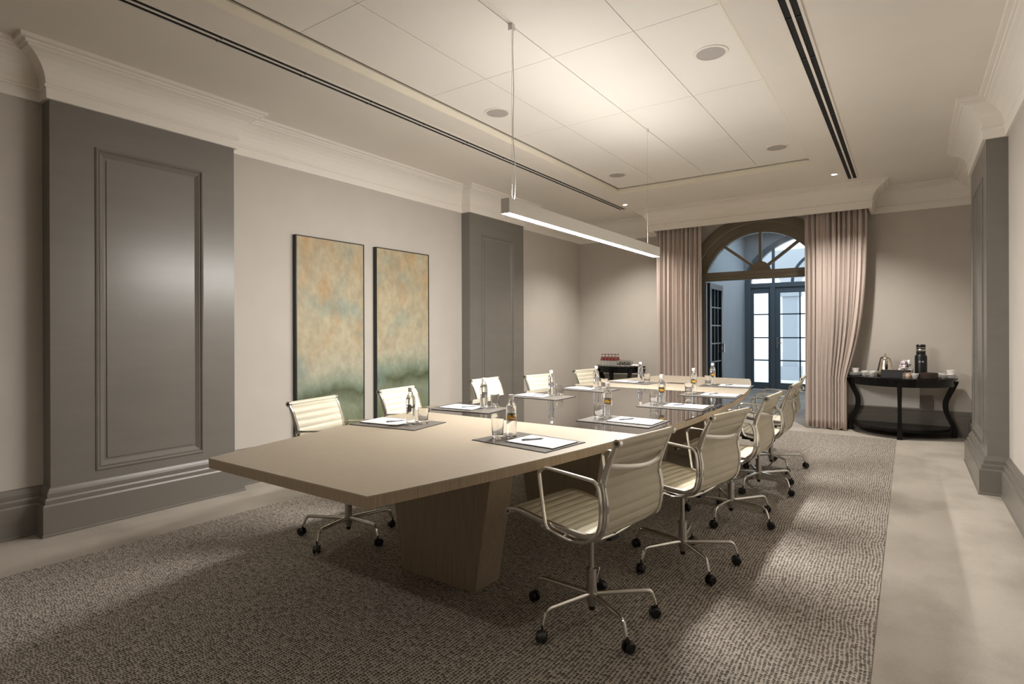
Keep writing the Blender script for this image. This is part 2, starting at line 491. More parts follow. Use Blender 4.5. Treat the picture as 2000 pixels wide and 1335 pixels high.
def ring(mb, cx, cz, r0, r1, y0, y1, a0=0, a1=PI, n=40):
    rows = []
    for k in range(n + 1):
        a = a1 + (a0 - a1) * k / n
        c, s_ = math.cos(a), math.sin(a)
        rows.append([(cx + r0 * c, y0, cz + r0 * s_), (cx + r1 * c, y0, cz + r1 * s_), (cx + r1 * c, y1, cz + r1 * s_), (cx + r0 * c, y1, cz + r0 * s_)])
    mb.grid(rows, True, False)
    mb.add(rows[0], [(0, 1, 2, 3)]); mb.add(rows[-1], [(3, 2, 1, 0)])


# arched door frame (fanlight) of the far wall
GR = 0.826
d1 = empty('door_1', (0, 0, 0)); tag(d1, 'taupe arched door frame with fanlight in the far wall', kind='structure')
m = MB()
ring(m, AX, AZ, GR, AR - 0.002, YB + 0.06, YB + 0.15)
ring(m, AX, AZ, GR + 0.05, AR - 0.002, YB + 0.03, YB + 0.06)
for s_ in (-1, 1):
    xa, xb = sorted((AX + s_ * GR, AX + s_ * (AR - 0.002)))
    m.box(xa, xb, YB + 0.06, YB + 0.15, 0, AZ)
m.box(AX - AR + .002, AX + AR - .002, YB + 0.045, YB + 0.16, 2.135, 2.235)
m.box(AX - AR + .002, AX + AR - .002, YB + 0.03, YB + 0.17, 2.15, 2.175)
m.box(AX - AR + .002, AX + AR - .002, YB + 0.035, YB + 0.17, 2.215, 2.265)
m.build('frame', M_arch, d1)
m = MB()
ring(m, AX, AZ, AR, AR + 0.05, YB - 0.018, YB - 0.0)
ring(m, AX, AZ, AR + 0.05, AR + 0.10, YB - 0.032, YB - 0.0)
ring(m, AX, AZ, AR + 0.10, AR + 0.125, YB - 0.022, YB - 0.0)
for s_ in (-1, 1):
    xa, xb = sorted((AX + s_ * AR, AX + s_ * (AR + 0.05)))
    m.box(xa, xb, YB - 0.018, YB, 0, AZ)
    xa, xb = sorted((AX + s_ * (AR + 0.05), AX + s_ * (AR + 0.10)))
    m.box(xa, xb, YB - 0.032, YB, 0, AZ)
m.build('architrave', M_arch, d1)
m = MB()
ring(m, AX, 2.255, 0.0, 0.145, YB + 0.06, YB + 0.14, n=20)
for ang in (38, 90, 142):
    a = math.radians(ang)
    p0 = Vector((AX + 0.1 * math.cos(a), 2.255 + 0.1 * math.sin(a)))
    dr = Vector((math.cos(a), math.sin(a)))
    # length to the glass circle
    bq = dr.dot(p0 - Vector((AX, AZ))); cq = (p0 - Vector((AX, AZ))).length_squared - (GR + 0.01) ** 2
    t_ = -bq + math.sqrt(bq * bq - cq)
    p1 = p0 + dr * t_; nn = Vector((-dr.y, dr.x)) * 0.021
    m.prism([tuple(p0 - nn), tuple(p1 - nn), tuple(p1 + nn), tuple(p0 + nn)], YB + 0.075, YB + 0.125, lambda p: (p[0], p[2], p[1]))
m.build('glazing_bars', M_arch, d1)
m = MB(); zb = 2.262; xh = math.sqrt(GR ** 2 - (zb - AZ) ** 2); aa = math.asin((zb - AZ) / GR)
pts = [(AX + GR * math.cos(aa + (PI - 2 * aa) * k / 30), AZ + GR * math.sin(aa + (PI - 2 * aa) * k / 30)) for k in range(31)]
m.prism(pts, YB + 0.098, YB + 0.103, lambda p: (p[0], p[2], p[1])); m.build('glass_pane', M_pane, d1)


def glazed_leaf(root, name, w, h, t, cols, rows, stile, rail_b, rail_t, tf, mm, bar=0.022, zs=None):
    """door leaf in local coords u (0..w), v thickness, z; tf maps to the world"""
    mb = MB()
    mb.box(0, stile, 0, t, 0.01, h, tf); mb.box(w - stile, w, 0, t, 0.01, h, tf)
    mb.box(stile, w - stile, 0, t, 0.01, rail_b, tf); mb.box(stile, w - stile, 0, t, h - rail_t, h, tf)
    iw = w - 2 * stile
    for c_ in range(1, cols):
        u = stile + iw * c_ / cols
        mb.box(u - bar / 2, u + bar / 2, t * 0.2, t * 0.8, rail_b, h - rail_t, tf)
    zz = zs if zs else [rail_b + (h - rail_t - rail_b) * k / rows for k in range(1, rows)]
    for z in zz: mb.box(stile, w - stile, t * 0.2, t * 0.8, z - bar / 2, z + bar / 2, tf)
    leaf = mb.build(name, mm, root)
    g_ = MB(); g_.box(stile, w - stile, t * 0.47, t * 0.53, rail_b, h - rail_t, tf); g_.build('glass_pane', M_pane, leaf)
    return leaf


for s_, uu in ((-1, 0), (1, 1)):
    hx = AX + s_ * (GR - 0.005)
    tf = (lambda p, hx=hx, s_=s_: (hx - s_ * (0.05 - p[1]) * 1.0, YB + 0.17 + p[0], p[2]))
    lf = glazed_leaf(d1, 'door_leaf', 0.78, 2.12, 0.045, 3, 6, 0.09, 0.25, 0.09, tf, M_dark, 0.02)
    hb = MB(); hb.box(0.70, 0.73, -0.035, -0.01, 0.98, 1.14, tf); hb.box(0.70, 0.73, -0.012, 0.0, 1.0, 1.02, tf); hb.box(0.70, 0.73, -0.012, 0.0, 1.10, 1.12, tf)
    hb.build('handle', M_steel, lf)

# crown moulding
crown = [(0.0, 2.918), (0.022, 2.918), (0.024, 2.985), (0.034, 2.992), (0.034, 3.006), (0.026, 3.014), (0.030, 3.045), (0.042, 3.085), (0.062, 3.12), (0.090, 3.150), (0.125, 3.174), (0.150, 3.184), (0.152, 3.196), (0.168, 3.198), (0.170, 3.214), (0.198, 3.216), (0.200, 3.24), (0.0, 3.24)]
LPIL = [(1.35, 2.62), (5.80, 7.07)]
RPIL = [(6.08, 7.45)]
PD = 0.14
PX0, PX1, PY = -3.33, -0.395, 8.60
path = [(XL, YF)]
for a, b_ in LPIL: path += [(XL, a), (XL + PD, a), (XL + PD, b_), (XL, b_)]
path += [(XL, YB), (PX0, YB), (PX0, PY), (PX1, PY), (PX1, YB), (XR, YB)]
for a, b_ in RPIL: path += [(XR, b_), (XR - PD, b_), (XR - PD, a), (XR, a)]
path += [(XR, YF)]
rp = path[::-1]
m = MB(); sweep(m, rp, crown, ID)
struct(m, 'trim_4', M_crown, 'deep coved crown moulding stepping around the pilasters and curtain pelmet')
m = MB(); m.box(PX0, PX1, PY, PY + 0.02, 2.918, ZC); m.box(PX0, PX0 + 0.02, PY, YB, 2.918, ZC); m.box(PX1 - 0.02, PX1, PY, YB, 2.918, ZC)
struct(m, 'trim_5', M_crown, 'pelmet board above the curtains')

# baseboards
basep = [(0.0, 0.0), (0.062, 0.0), (0.062, 0.012), (0.056, 0.018), (0.056, 0.20), (0.050, 0.212), (0.040, 0.214), (0.040, 0.238), (0.034, 0.25), (0.026, 0.252), (0.026, 0.278), (0.018, 0.292), (0.010, 0.31), (0.0, 0.316)]


def base(name, pth, lab):
    mb = MB(); sweep(mb, pth[::-1], basep, ID); struct(mb, name, M_base, lab)


pl = [(XL, YF)]
for a, b_ in LPIL: pl += [(XL, a), (XL + PD, a), (XL + PD, b_), (XL, b_)]
pl += [(XL, YB), (AX - AR - 0.13, YB)]
base('baseboard_left', pl, 'stepped taupe baseboard along the left wall')
base('baseboard_back', [(AX + AR + 0.13, YB), (XR, YB)], 'stepped taupe baseboard behind the right console table') if False else None
prr = [(AX + AR + 0.13, YB), (XR, YB)]
for a, b_ in RPIL: prr += [(XR, b_), (XR - PD, b_), (XR - PD, a), (XR, a)]
prr += [(XR, YF)]
base('baseboard_right', prr, 'stepped taupe baseboard along the far and right walls')


# panelled pilasters
def pilaster(nm, y0, y1, side, lab):
    X = XL if side < 0 else XR
    s_ = 1 if side < 0 else -1
    tf = lambda p: (X + s_ * p[2], p[0], p[1])      # (u, v, w)
    mb = MB()
    u0, u1, v0, v1 = y0 + 0.26, y1 - 0.26, 0.375, 2.665
    mb.box(y0, y1, 0.0, ZC, 0.0, PD - 0.022, tf)
    mb.box(y0, u0, 0, 2.93, PD - 0.022, PD, tf); mb.box(u1, y1, 0, 2.93, PD - 0.022, PD, tf)
    mb.box(u0, u1, 0, v0, PD - 0.022, PD, tf); mb.box(u0, u1, v1, 2.93, PD - 0.022, PD, tf)
    # bolection moulding around the field
    pr = [(0.0, PD - 0.022), (0.0, PD + 0.006), (0.010, PD + 0.010), (0.018, PD + 0.004), (0.020, PD - 0.006), (0.030, PD - 0.002), (0.038, PD - 0.008), (0.052, PD - 0.018), (0.058, PD - 0.022)]
    sweep(mb, [(u0, v0), (u1, v0), (u1, v1), (u0, v1)], pr, tf, closed=True)
    mb.box(u0 + 0.075, u1 - 0.075, v0 + 0.075, v1 - 0.075, PD - 0.03, PD - 0.016, tf)
    return struct(mb, nm, M_pil, lab)


pilaster('trim_6', *LPIL[0], -1, 'large dark taupe panelled pilaster on the left wall nearest the camera')
pilaster('trim_7', *LPIL[1], -1, 'dark taupe panelled pilaster on the left wall beyond the paintings')
pilaster('trim_8', *RPIL[0], 1, 'dark taupe panelled pilaster on the right wall')

# ------------------------------------------------------------------ vestibule and exterior
VY = 13.9
m = MB(); m.box(-3.3, -3.1, YB + WT, VY, 0, 3.7); struct(m, 'wall_vestibule_left', M_vest)
m = MB(); m.box(1.4, 1.6, YB + WT, VY, 0, 3.7); struct(m, 'wall_vestibule_right', M_vest)
m = MB(); m.box(-3.3, 1.6, YB + WT, VY + 0.2, 3.6, 3.8); struct(m, 'ceiling_vestibule', M_vest)
FX, FW = -1.46, 1.61     # french door group centre, half width
FZ = 2.42
m = MB()
m.box(-3.3, FX - FW, VY, VY + 0.2, 0, 3.7); m.box(FX + FW, 1.6, VY, VY + 0.2, 0, 3.7)
FR = FW
for k in range(NA):
    a0 = PI - PI * k / NA; a1 = PI - PI * (k + 1) / NA
    x0, z0 = FX + FR * math.cos(a0), min(3.69, FZ + 0.70 * FR * math.sin(a0))
    x1, z1 = FX + FR * math.cos(a1), min(3.69, FZ + 0.70 * FR * math.sin(a1))
    m.prism([(x0, z0), (x1, z1), (x1, 3.7), (x0, 3.7)], VY, VY + 0.2, lambda p: (p[0], p[2], p[1]))
struct(m, 'wall_vestibule_end', M_vest)
d2 = empty('door_2', (0, 0, 0)); tag(d2, 'slate blue glazed french doors at the end of the vestibule', kind='structure')
m = MB()
m.box(FX - FW - 0.08, FX - FW + 0.10, VY - 0.05, VY + 0.12, 0, FZ + 0.02); m.box(FX + FW - 0.10, FX + FW + 0.08, VY - 0.05, VY + 0.12, 0, FZ + 0.02)
m.box(FX - FW, FX + FW, VY - 0.02, VY + 0.1, 2.33, 2.43)
m.box(-2.56, -2.46, VY - 0.03, VY + 0.1, 0, 2.35)
m.box(-0.46, -0.36, VY - 0.03, VY + 0.1, 0, 2.35)
# arched transom frame
rows = []
for k in range(41):
    a = PI * k / 40
    c, s_ = math.cos(a), math.sin(a)
    rows.append([(FX + r * c, y, FZ + 0.70 * r * s_) for r, y in ((FR - 0.10, VY - 0.03), (FR + 0.05, VY - 0.03), (FR + 0.05, VY + 0.1), (FR - 0.10, VY + 0.1))])
m.grid(rows, True, False)
for x in (-2.50, -0.42): m.box(x - 0.03, x + 0.03, VY, VY + 0.06, 2.43, 3.20)
m.box(FX - 0.03, FX + 0.03, VY, VY + 0.06, 2.43, 3.48)
rows = []
for k in range(31):
    a = PI * k / 30
    c, s_ = math.cos(a), math.sin(a)
    rows.append([(FX + r * c, y, FZ + r * s_) for r, y in ((0.62, VY + 0.01), (0.68, VY + 0.01), (0.68, VY + 0.06), (0.62, VY + 0.06))])
m.grid(rows, True, False)
m.build('frame', M_slate, d2)
ZS = [0.675, 1.19, 1.72]
for x, w_, cols in ((-2.97, 0.41, 1), (-2.46, 1.0, 2), (-1.46, 1.0, 2), (-0.36, 0.41, 1)):
    tf = lambda p, x=x: (x + p[0], VY + 0.02 + p[1], p[2])
    st = 0.05 if cols == 1 else 0.10
    lf = glazed_leaf(d2, 'door_leaf' if cols == 2 else 'side_light', w_, 2.33, 0.05, cols, 4, st, 0.17, 0.13, tf, M_slate, 0.03, ZS)
    if cols == 2:
        hb = MB(); hx = 0.02 if x < -2 else w_ - 0.14
        hb.box(hx, hx + 0.035, -0.012, 0, 0.95, 1.20, tf); hb.box(hx + 0.005, hx + 0.12, -0.05, -0.035, 1.06, 1.08, tf); hb.box(hx + 0.01, hx + 0.025, -0.05, 0, 1.06, 1.08, tf)
        hb.build('handle', M_steel, lf)
m = MB(); m.box(-20, 16, 14.1, 40, -0.12, -0.02); struct(m, 'floor_terrace', M_terr)
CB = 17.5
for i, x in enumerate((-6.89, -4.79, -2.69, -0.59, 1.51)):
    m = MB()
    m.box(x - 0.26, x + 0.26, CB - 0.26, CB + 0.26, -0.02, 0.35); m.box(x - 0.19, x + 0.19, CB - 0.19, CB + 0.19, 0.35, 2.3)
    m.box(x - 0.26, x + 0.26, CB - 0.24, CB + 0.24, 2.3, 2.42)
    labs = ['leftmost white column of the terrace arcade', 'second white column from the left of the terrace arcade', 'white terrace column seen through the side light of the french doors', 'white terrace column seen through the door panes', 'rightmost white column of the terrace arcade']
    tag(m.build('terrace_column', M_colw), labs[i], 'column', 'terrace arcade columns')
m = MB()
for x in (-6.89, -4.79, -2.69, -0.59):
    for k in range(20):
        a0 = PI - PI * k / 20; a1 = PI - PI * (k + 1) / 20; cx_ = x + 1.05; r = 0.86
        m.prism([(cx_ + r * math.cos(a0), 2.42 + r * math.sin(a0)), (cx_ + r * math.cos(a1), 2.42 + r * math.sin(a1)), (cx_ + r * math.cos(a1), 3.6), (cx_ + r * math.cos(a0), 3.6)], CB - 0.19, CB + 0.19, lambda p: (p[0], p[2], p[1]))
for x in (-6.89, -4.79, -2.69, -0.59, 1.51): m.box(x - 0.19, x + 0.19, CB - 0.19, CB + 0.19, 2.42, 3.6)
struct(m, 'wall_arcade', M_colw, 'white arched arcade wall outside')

# ------------------------------------------------------------------ ceiling fittings
def diffuser(x, lab):
    r = empty('ceiling_vent', (x, 0, ZC), 0, lab, 'ceiling vent', 'slot diffusers beside the coffer')
    y0, y1 = -2.2, 8.22
    mb = MB()
    for a in (-0.062, -0.008, 0.046): mb.box(a, a + 0.016, y0, y1, -0.007, 0.0)
    mb.box(-0.062, 0.062, y0 - .012, y0, -0.007, 0); mb.box(-0.062, 0.062, y1, y1 + 0.012, -0.007, 0)
    mb.build('frame', M_ceil, r)
    mb = MB()
    for a in (-0.046, 0.008): mb.box(a, a + 0.038, y0, y1, -0.0015, -0.0005)
    mb.build('slot', M_slot, r)
    y = y0 + 0.4
    while y < y1:
        mb = MB(); mb.box(-0.046, 0.046, y, y + 0.012, -0.006, -0.002); y += 0.62; mb.build('spacer_clip', M_blackp, r)


diffuser(-3.625, 'long double slot air diffuser in the ceiling on the left of the coffer')
diffuser(-0.562, 'long double slot air diffuser in the ceiling on the right of the coffer')
sp = [(-1.14, 4.10, 'round ceiling speaker nearest the camera on the right side of the coffer'), (-3.02, 4.11, 'round ceiling speaker left of the pendant cable in the coffer'),
      (-1.15, 6.62, 'round ceiling speaker in the far right corner of the coffer'), (-3.0, 6.62, 'round ceiling speaker in the far left corner of the coffer')]
for x, y, lab in sp:
    r = empty('ceiling_speaker', (x, y, ZP), 0, lab, 'ceiling speaker', 'round speakers in the coffer')
    mb = MB(); mb.lathe([(0.098, -0.001), (0.098, -0.006), (0.118, -0.005), (0.120, 0.0)], n=36, caps=False); mb.build('rim', M_ceil, r)
    mb = MB(); mb.lathe([(0.098, 0.0), (0.098, -0.003), (0.05, -0.0045), (0.002, -0.005)], n=36); mb.build('grille', M_speaker, r)
for (x, y), lab in zip(DL[:2], ('small lit round downlight in the ceiling near the right slot diffuser', 'small lit round downlight at the far end of the left slot diffuser')):
    r = empty('downlight', (x, y, ZC), 0, lab, 'downlight', 'recessed downlights at the far end')
    mb = MB(); mb.lathe([(0.030, 0.0), (0.031, -0.004), (0.044, -0.003), (0.045, 0.0)], n=28, caps=False); mb.build('rim', M_white, r)
    mb = MB(); mb.lathe([(0.030, -0.0005), (0.030, -0.002)], n=28); mb.build('lens', M_dl, r)

# pendant
PXc = -2.075
pen = empty('pendant_light', (PXc, 4.215, 2.093), 0, 'long white linear pendant light hung above the conference table, lit underneath', 'pendant light')
mb = MB(); hl = 1.31
mb.box(-0.032, -0.028, -hl, hl, 0.0, 0.095); mb.box(0.028, 0.032, -hl, hl, 0.0, 0.095)
mb.box(-0.032, 0.032, -hl - 0.003, -hl, 0, 0.095); mb.box(-0.032, 0.032, hl, hl + 0.003, 0, 0.095)
mb.box(-0.028, 0.028, -hl, hl, 0.045, 0.05)
mb.build('housing', M_white, pen)
mb = MB(); mb.box(-0.0278, 0.0278, -hl + 0.001, hl - 0.001, 0.004, 0.010); mb.build('diffuser', M_lcd, pen)
mb = MB(); mb.box(-0.0278, 0.0278, -hl + 0.1, hl - 0.1, 0.080, 0.086); mb.build('uplight_diffuser', M_led_up, pen)
cz = ZP - 2.093
for yy, nm in ((-1.235, 0), (1.065, 1)):
    mb = MB(); mb.box(-0.028, 0.028, yy - 0.01, yy + 0.01, 0.086, 0.093); mb.build('bracket', M_white, pen)
    mb = MB(); mb.tube([(0, yy, 0.09), (0, yy, cz)], 0.0010, 8); mb.build('suspension_wire', M_steel, pen)
    mb = MB(); mb.box(-0.016 if not nm else -0.009, 0.016 if not nm else 0.009, yy - 0.016, yy + 0.016, cz - (0.04 if not nm else 0.03), cz); mb.build('ceiling_mount', M_white, pen)
mb = MB(); pts = []
for k in range(50):
    t_ = k / 49
    pts.append((0.006 + 0.010 * math.sin(t_ * 9) * (1 - t_) + 0.004, -1.235 + 0.006 * math.sin(t_ * 13) + 0.010 * (1 - t_), 0.09 + (cz - 0.12) * t_))
mb.tube(pts, 0.0028, 8); mb.build('power_cable', M_white, pen)

# ------------------------------------------------------------------ paintings
for y0, y1, seed, band, lab in ((3.277, 4.11, 1.3, 0.36, 'left tall abstract painting of beige haze over green, behind the nearest left chair'),
                                (4.278, 5.119, 6.1, 0.42, 'right tall abstract painting with a darker teal horizon, next to the panelled pilaster')):
    r = empty('painting', (XL, 0, 0), 0, lab, 'painting', 'pair of abstract paintings')
    mb = MB(); t_ = 0.052; e = 0.010
    mb.box(0.001, t_, y0, y0 + e, 0.35, 2.29); mb.box(0.001, t_, y1 - e, y1, 0.35, 2.29)
    mb.box(0.001, t_, y0 + e, y1 - e, 0.35, 0.36); mb.box(0.001, t_, y0 + e, y1 - e, 2.28, 2.29)
    mb.build('frame', M_frame, r)
    mb = MB(); mb.box(0.002, t_ - 0.006, y0 + e, y1 - e, 0.36, 2.28); mb.build('canvas', painting_mat('abstract_canvas', seed, band), r)

# ------------------------------------------------------------------ curtains
def curtain(x0, x1, folds, yc, lab, flare=0.0, seed=1):
    rnd = random.Random(seed)
    zt, zbm = 3.02, 0.012
    nz = 26; per = 12; nu = folds * per
    ph = [rnd.uniform(-1.0, 1.0) for _ in range(folds + 1)]; am = [rnd.uniform(0.35, 1.3) for _ in range(folds + 1)]
    rows = []
    for j in range(nz + 1):
        t_ = j / nz; z = zt + (zbm - zt) * t_
        row = []
        for i in range(nu + 1):
            u = i / nu; fi = int(min(folds - 1, u * folds)); fr = u * folds - fi
            a = am[fi] * (1 - fr) + am[fi + 1] * fr
            p = ph[fi] * (1 - fr) + ph[fi + 1] * fr
            drift = 0.20 * math.sin(t_ * 2.2 + fi * 1.7) * t_
            y = yc + 0.050 * a * math.sin(2 * PI * u * folds + p + drift) + 0.008 * math.sin(6 * PI * u * folds + 2 * t_)
            x = x0 + (x1 - x0) * u + 0.012 * math.sin(4 * PI * u * folds + p + 1.5 * math.sin(fi * 2.3)) + flare * (u ** 2) * min(1, t_ / 0.76) ** 3
            row.append((x, y, z + 0.012 * math.sin(2 * PI * u * 3 + seed) * (t_ > 0.98)))
        rows.append(row)
    mb = MB(); mb.grid(rows)
    o = mb.build('curtain', M_curtain)
    sol = o.modifiers.new('cloth', 'SOLIDIFY'); sol.thickness = 0.004; sol.offset = 0
    return tag(o, lab, 'curtain', 'full length drapes beside the arched doorway')


curtain(-3.31, -2.62, 10, 8.84, 'rose beige pleated floor curtain on the left of the arched doorway', seed=3)
curtain(-1.185, -0.44, 12, 8.84, 'rose beige pleated floor curtain on the right of the arched doorway, beside the console', flare=-0.245, seed=5)

# ------------------------------------------------------------------ conference table
TC, TY0, TY1, TZ = -2.112, 1.35, 7.24, 0.77
TYM = (TY0 + TY1) / 2


def hw(y):
    t_ = (y - TYM) / ((TY1 - TY0) / 2)
    return 0.545 + 0.395 * (1 - t_ * t_)


def boat(y0, y1, inset=0.0, n=30):
    ys_ = [y0 + (y1 - y0) * k / n for k in range(n + 1)]
    return [(TC + hw(y) - inset, y) for y in ys_] + [(TC - hw(y) + inset, y) for y in ys_[::-1]]


tb = empty('conference_table', (TC, TYM, 0), 0, 'long boat shaped pale oak conference table with dark glass centre and wedge legs', 'table')
ofs = lambda p: (p[0] - TC, p[1] - TYM, p[2])
GY0, GY1 = 3.02, 5.45
mb = MB(); mb.prism(boat(TY0, TY1), TZ - 0.046, TZ - 0.006, ofs)
mb.build('edge_apron', M_woodedge, tb)
for a, b_ in ((TY0, GY0), (GY1, TY1)):
    mb = MB(); mb.prism(boat(a, b_, 0.0), TZ - 0.006, TZ, ofs); mb.build('tabletop', M_woodtop, tb)
mb = MB(); mb.prism(boat(GY0 + 0.001, GY1 - 0.001, 0.001), TZ - 0.0058, TZ, ofs); mb.build('glass_inset', M_tglass, tb)
for y0 in (2.281, 3.58, 4.80, 6.10):
    mb = MB(); x0, x1 = -2.355 - TC, -1.83 - TC; sp_ = 0.122; zt = TZ - 0.0465
    a = [(x0, y0), (x1, y0), (x1, y0 + 0.21), (x0, y0 + 0.21)]
    b_ = [(x0 - sp_, y0), (x1 + sp_, y0), (x1 + sp_, y0 + 0.21), (x0 - sp_, y0 + 0.21)]
    vs = [(x, y - TYM, 0.004) for x, y in a] + [(x, y - TYM, zt) for x, y in b_]
    mb.add(vs, [(3, 2, 1, 0), (4, 5, 6, 7), (0, 1, 5, 4), (1, 2, 6, 5), (2, 3, 7, 6), (3, 0, 4, 7)])
    mb.build('leg', M_woodbase, tb, bevel=0.003)
mb = MB(); mb.box(-0.10, 0.10, 6.2 - TYM - 0.055, 6.2 - TYM + 0.055, TZ, TZ + 0.003); mb.build('power_hatch', M_bowl, tb)

# ------------------------------------------------------------------ chairs
def catmull(pts, n=8, closed=False):
    P = [Vector(p) for p in pts]; out = []; m_ = len(P)
    rng = range(m_ if closed else m_ - 1)
    for i in rng:
        if closed: p0, p1, p2, p3 = P[i - 1], P[i], P[(i + 1) % m_], P[(i + 2) % m_]
        else: p0, p1, p2, p3 = P[max(i - 1, 0)], P[i], P[i + 1], P[min(i + 2, m_ - 1)]
        for k in range(n):
            t_ = k / n
            out.append(0.5 * ((2 * p1) + (-p0 + p2) * t_ + (2 * p0 - 5 * p1 + 4 * p2 - p3) * t_ ** 2 + (-p0 + 3 * p1 - 3 * p2 + p3) * t_ ** 3))
    if not closed: out.append(P[-1])
    return out


PROF = [(0.325, 0.497), (0.25, 0.506), (0.105, 0.486), (-0.08, 0.472), (-0.165, 0.478), (-0.212, 0.515), (-0.230, 0.57), (-0.232, 0.64), (-0.222, 0.715), (-0.255, 0.815), (-0.290, 0.893)]
prof = catmull(PROF, 16)


def arclen(P):
    s_ = [0]
    for i in range(1, len(P)): s_.append(s_[-1] + (P[i] - P[i - 1]).length)
    return s_


AL = arclen(prof)


def at_len(s_):
    s_ = max(0, min(AL[-1] - 1e-6, s_))
    for i in range(1, len(prof)):
        if AL[i] >= s_:
            t_ = (s_ - AL[i - 1]) / (AL[i] - AL[i - 1]); p = prof[i - 1].lerp(prof[i], t_)
            d = (prof[min(i + 1, len(prof) - 1)] - prof[max(i - 2, 0)]).normalized()
            return p, Vector((-d.y, d.x))     # normal
    return prof[-1], Vector((0, 1))


def sling(s0, s1, w, pitch=0.046):
    mb = MB(); n = int((s1 - s0) / 0.0046); rows_t = []; rows_b = []
    nw = 6
    for k in range(n + 1):
        s_ = s0 + (s1 - s0) * k / n
        p, nn = at_len(s_)
        rib = abs(math.sin(PI * s_ / pitch)) ** 0.45
        th = 0.0030 + 0.0085 * rib
        top = []; bot = []
        for q in range(nw + 1):
            y = -w / 2 + w * q / nw
            e_ = 1.0 if 0 < q < nw else 0.55
            a = p + nn * th * e_; b_ = p - nn * th * e_
            top.append((a.x, y, a.y)); bot.append((b_.x, y, b_.y))
        rows_t.append(top + bot[::-1])
    mb.grid(rows_t, True)
    k = len(rows_t[0])
    mb.add(rows_t[0], [tuple(range(k))]); mb.add(rows_t[-1], [tuple(range(k))[::-1]])
    return mb


SB = AL[16 * 4 + 10]     # seam between seat and backrest at the bend
HWd = 0.212


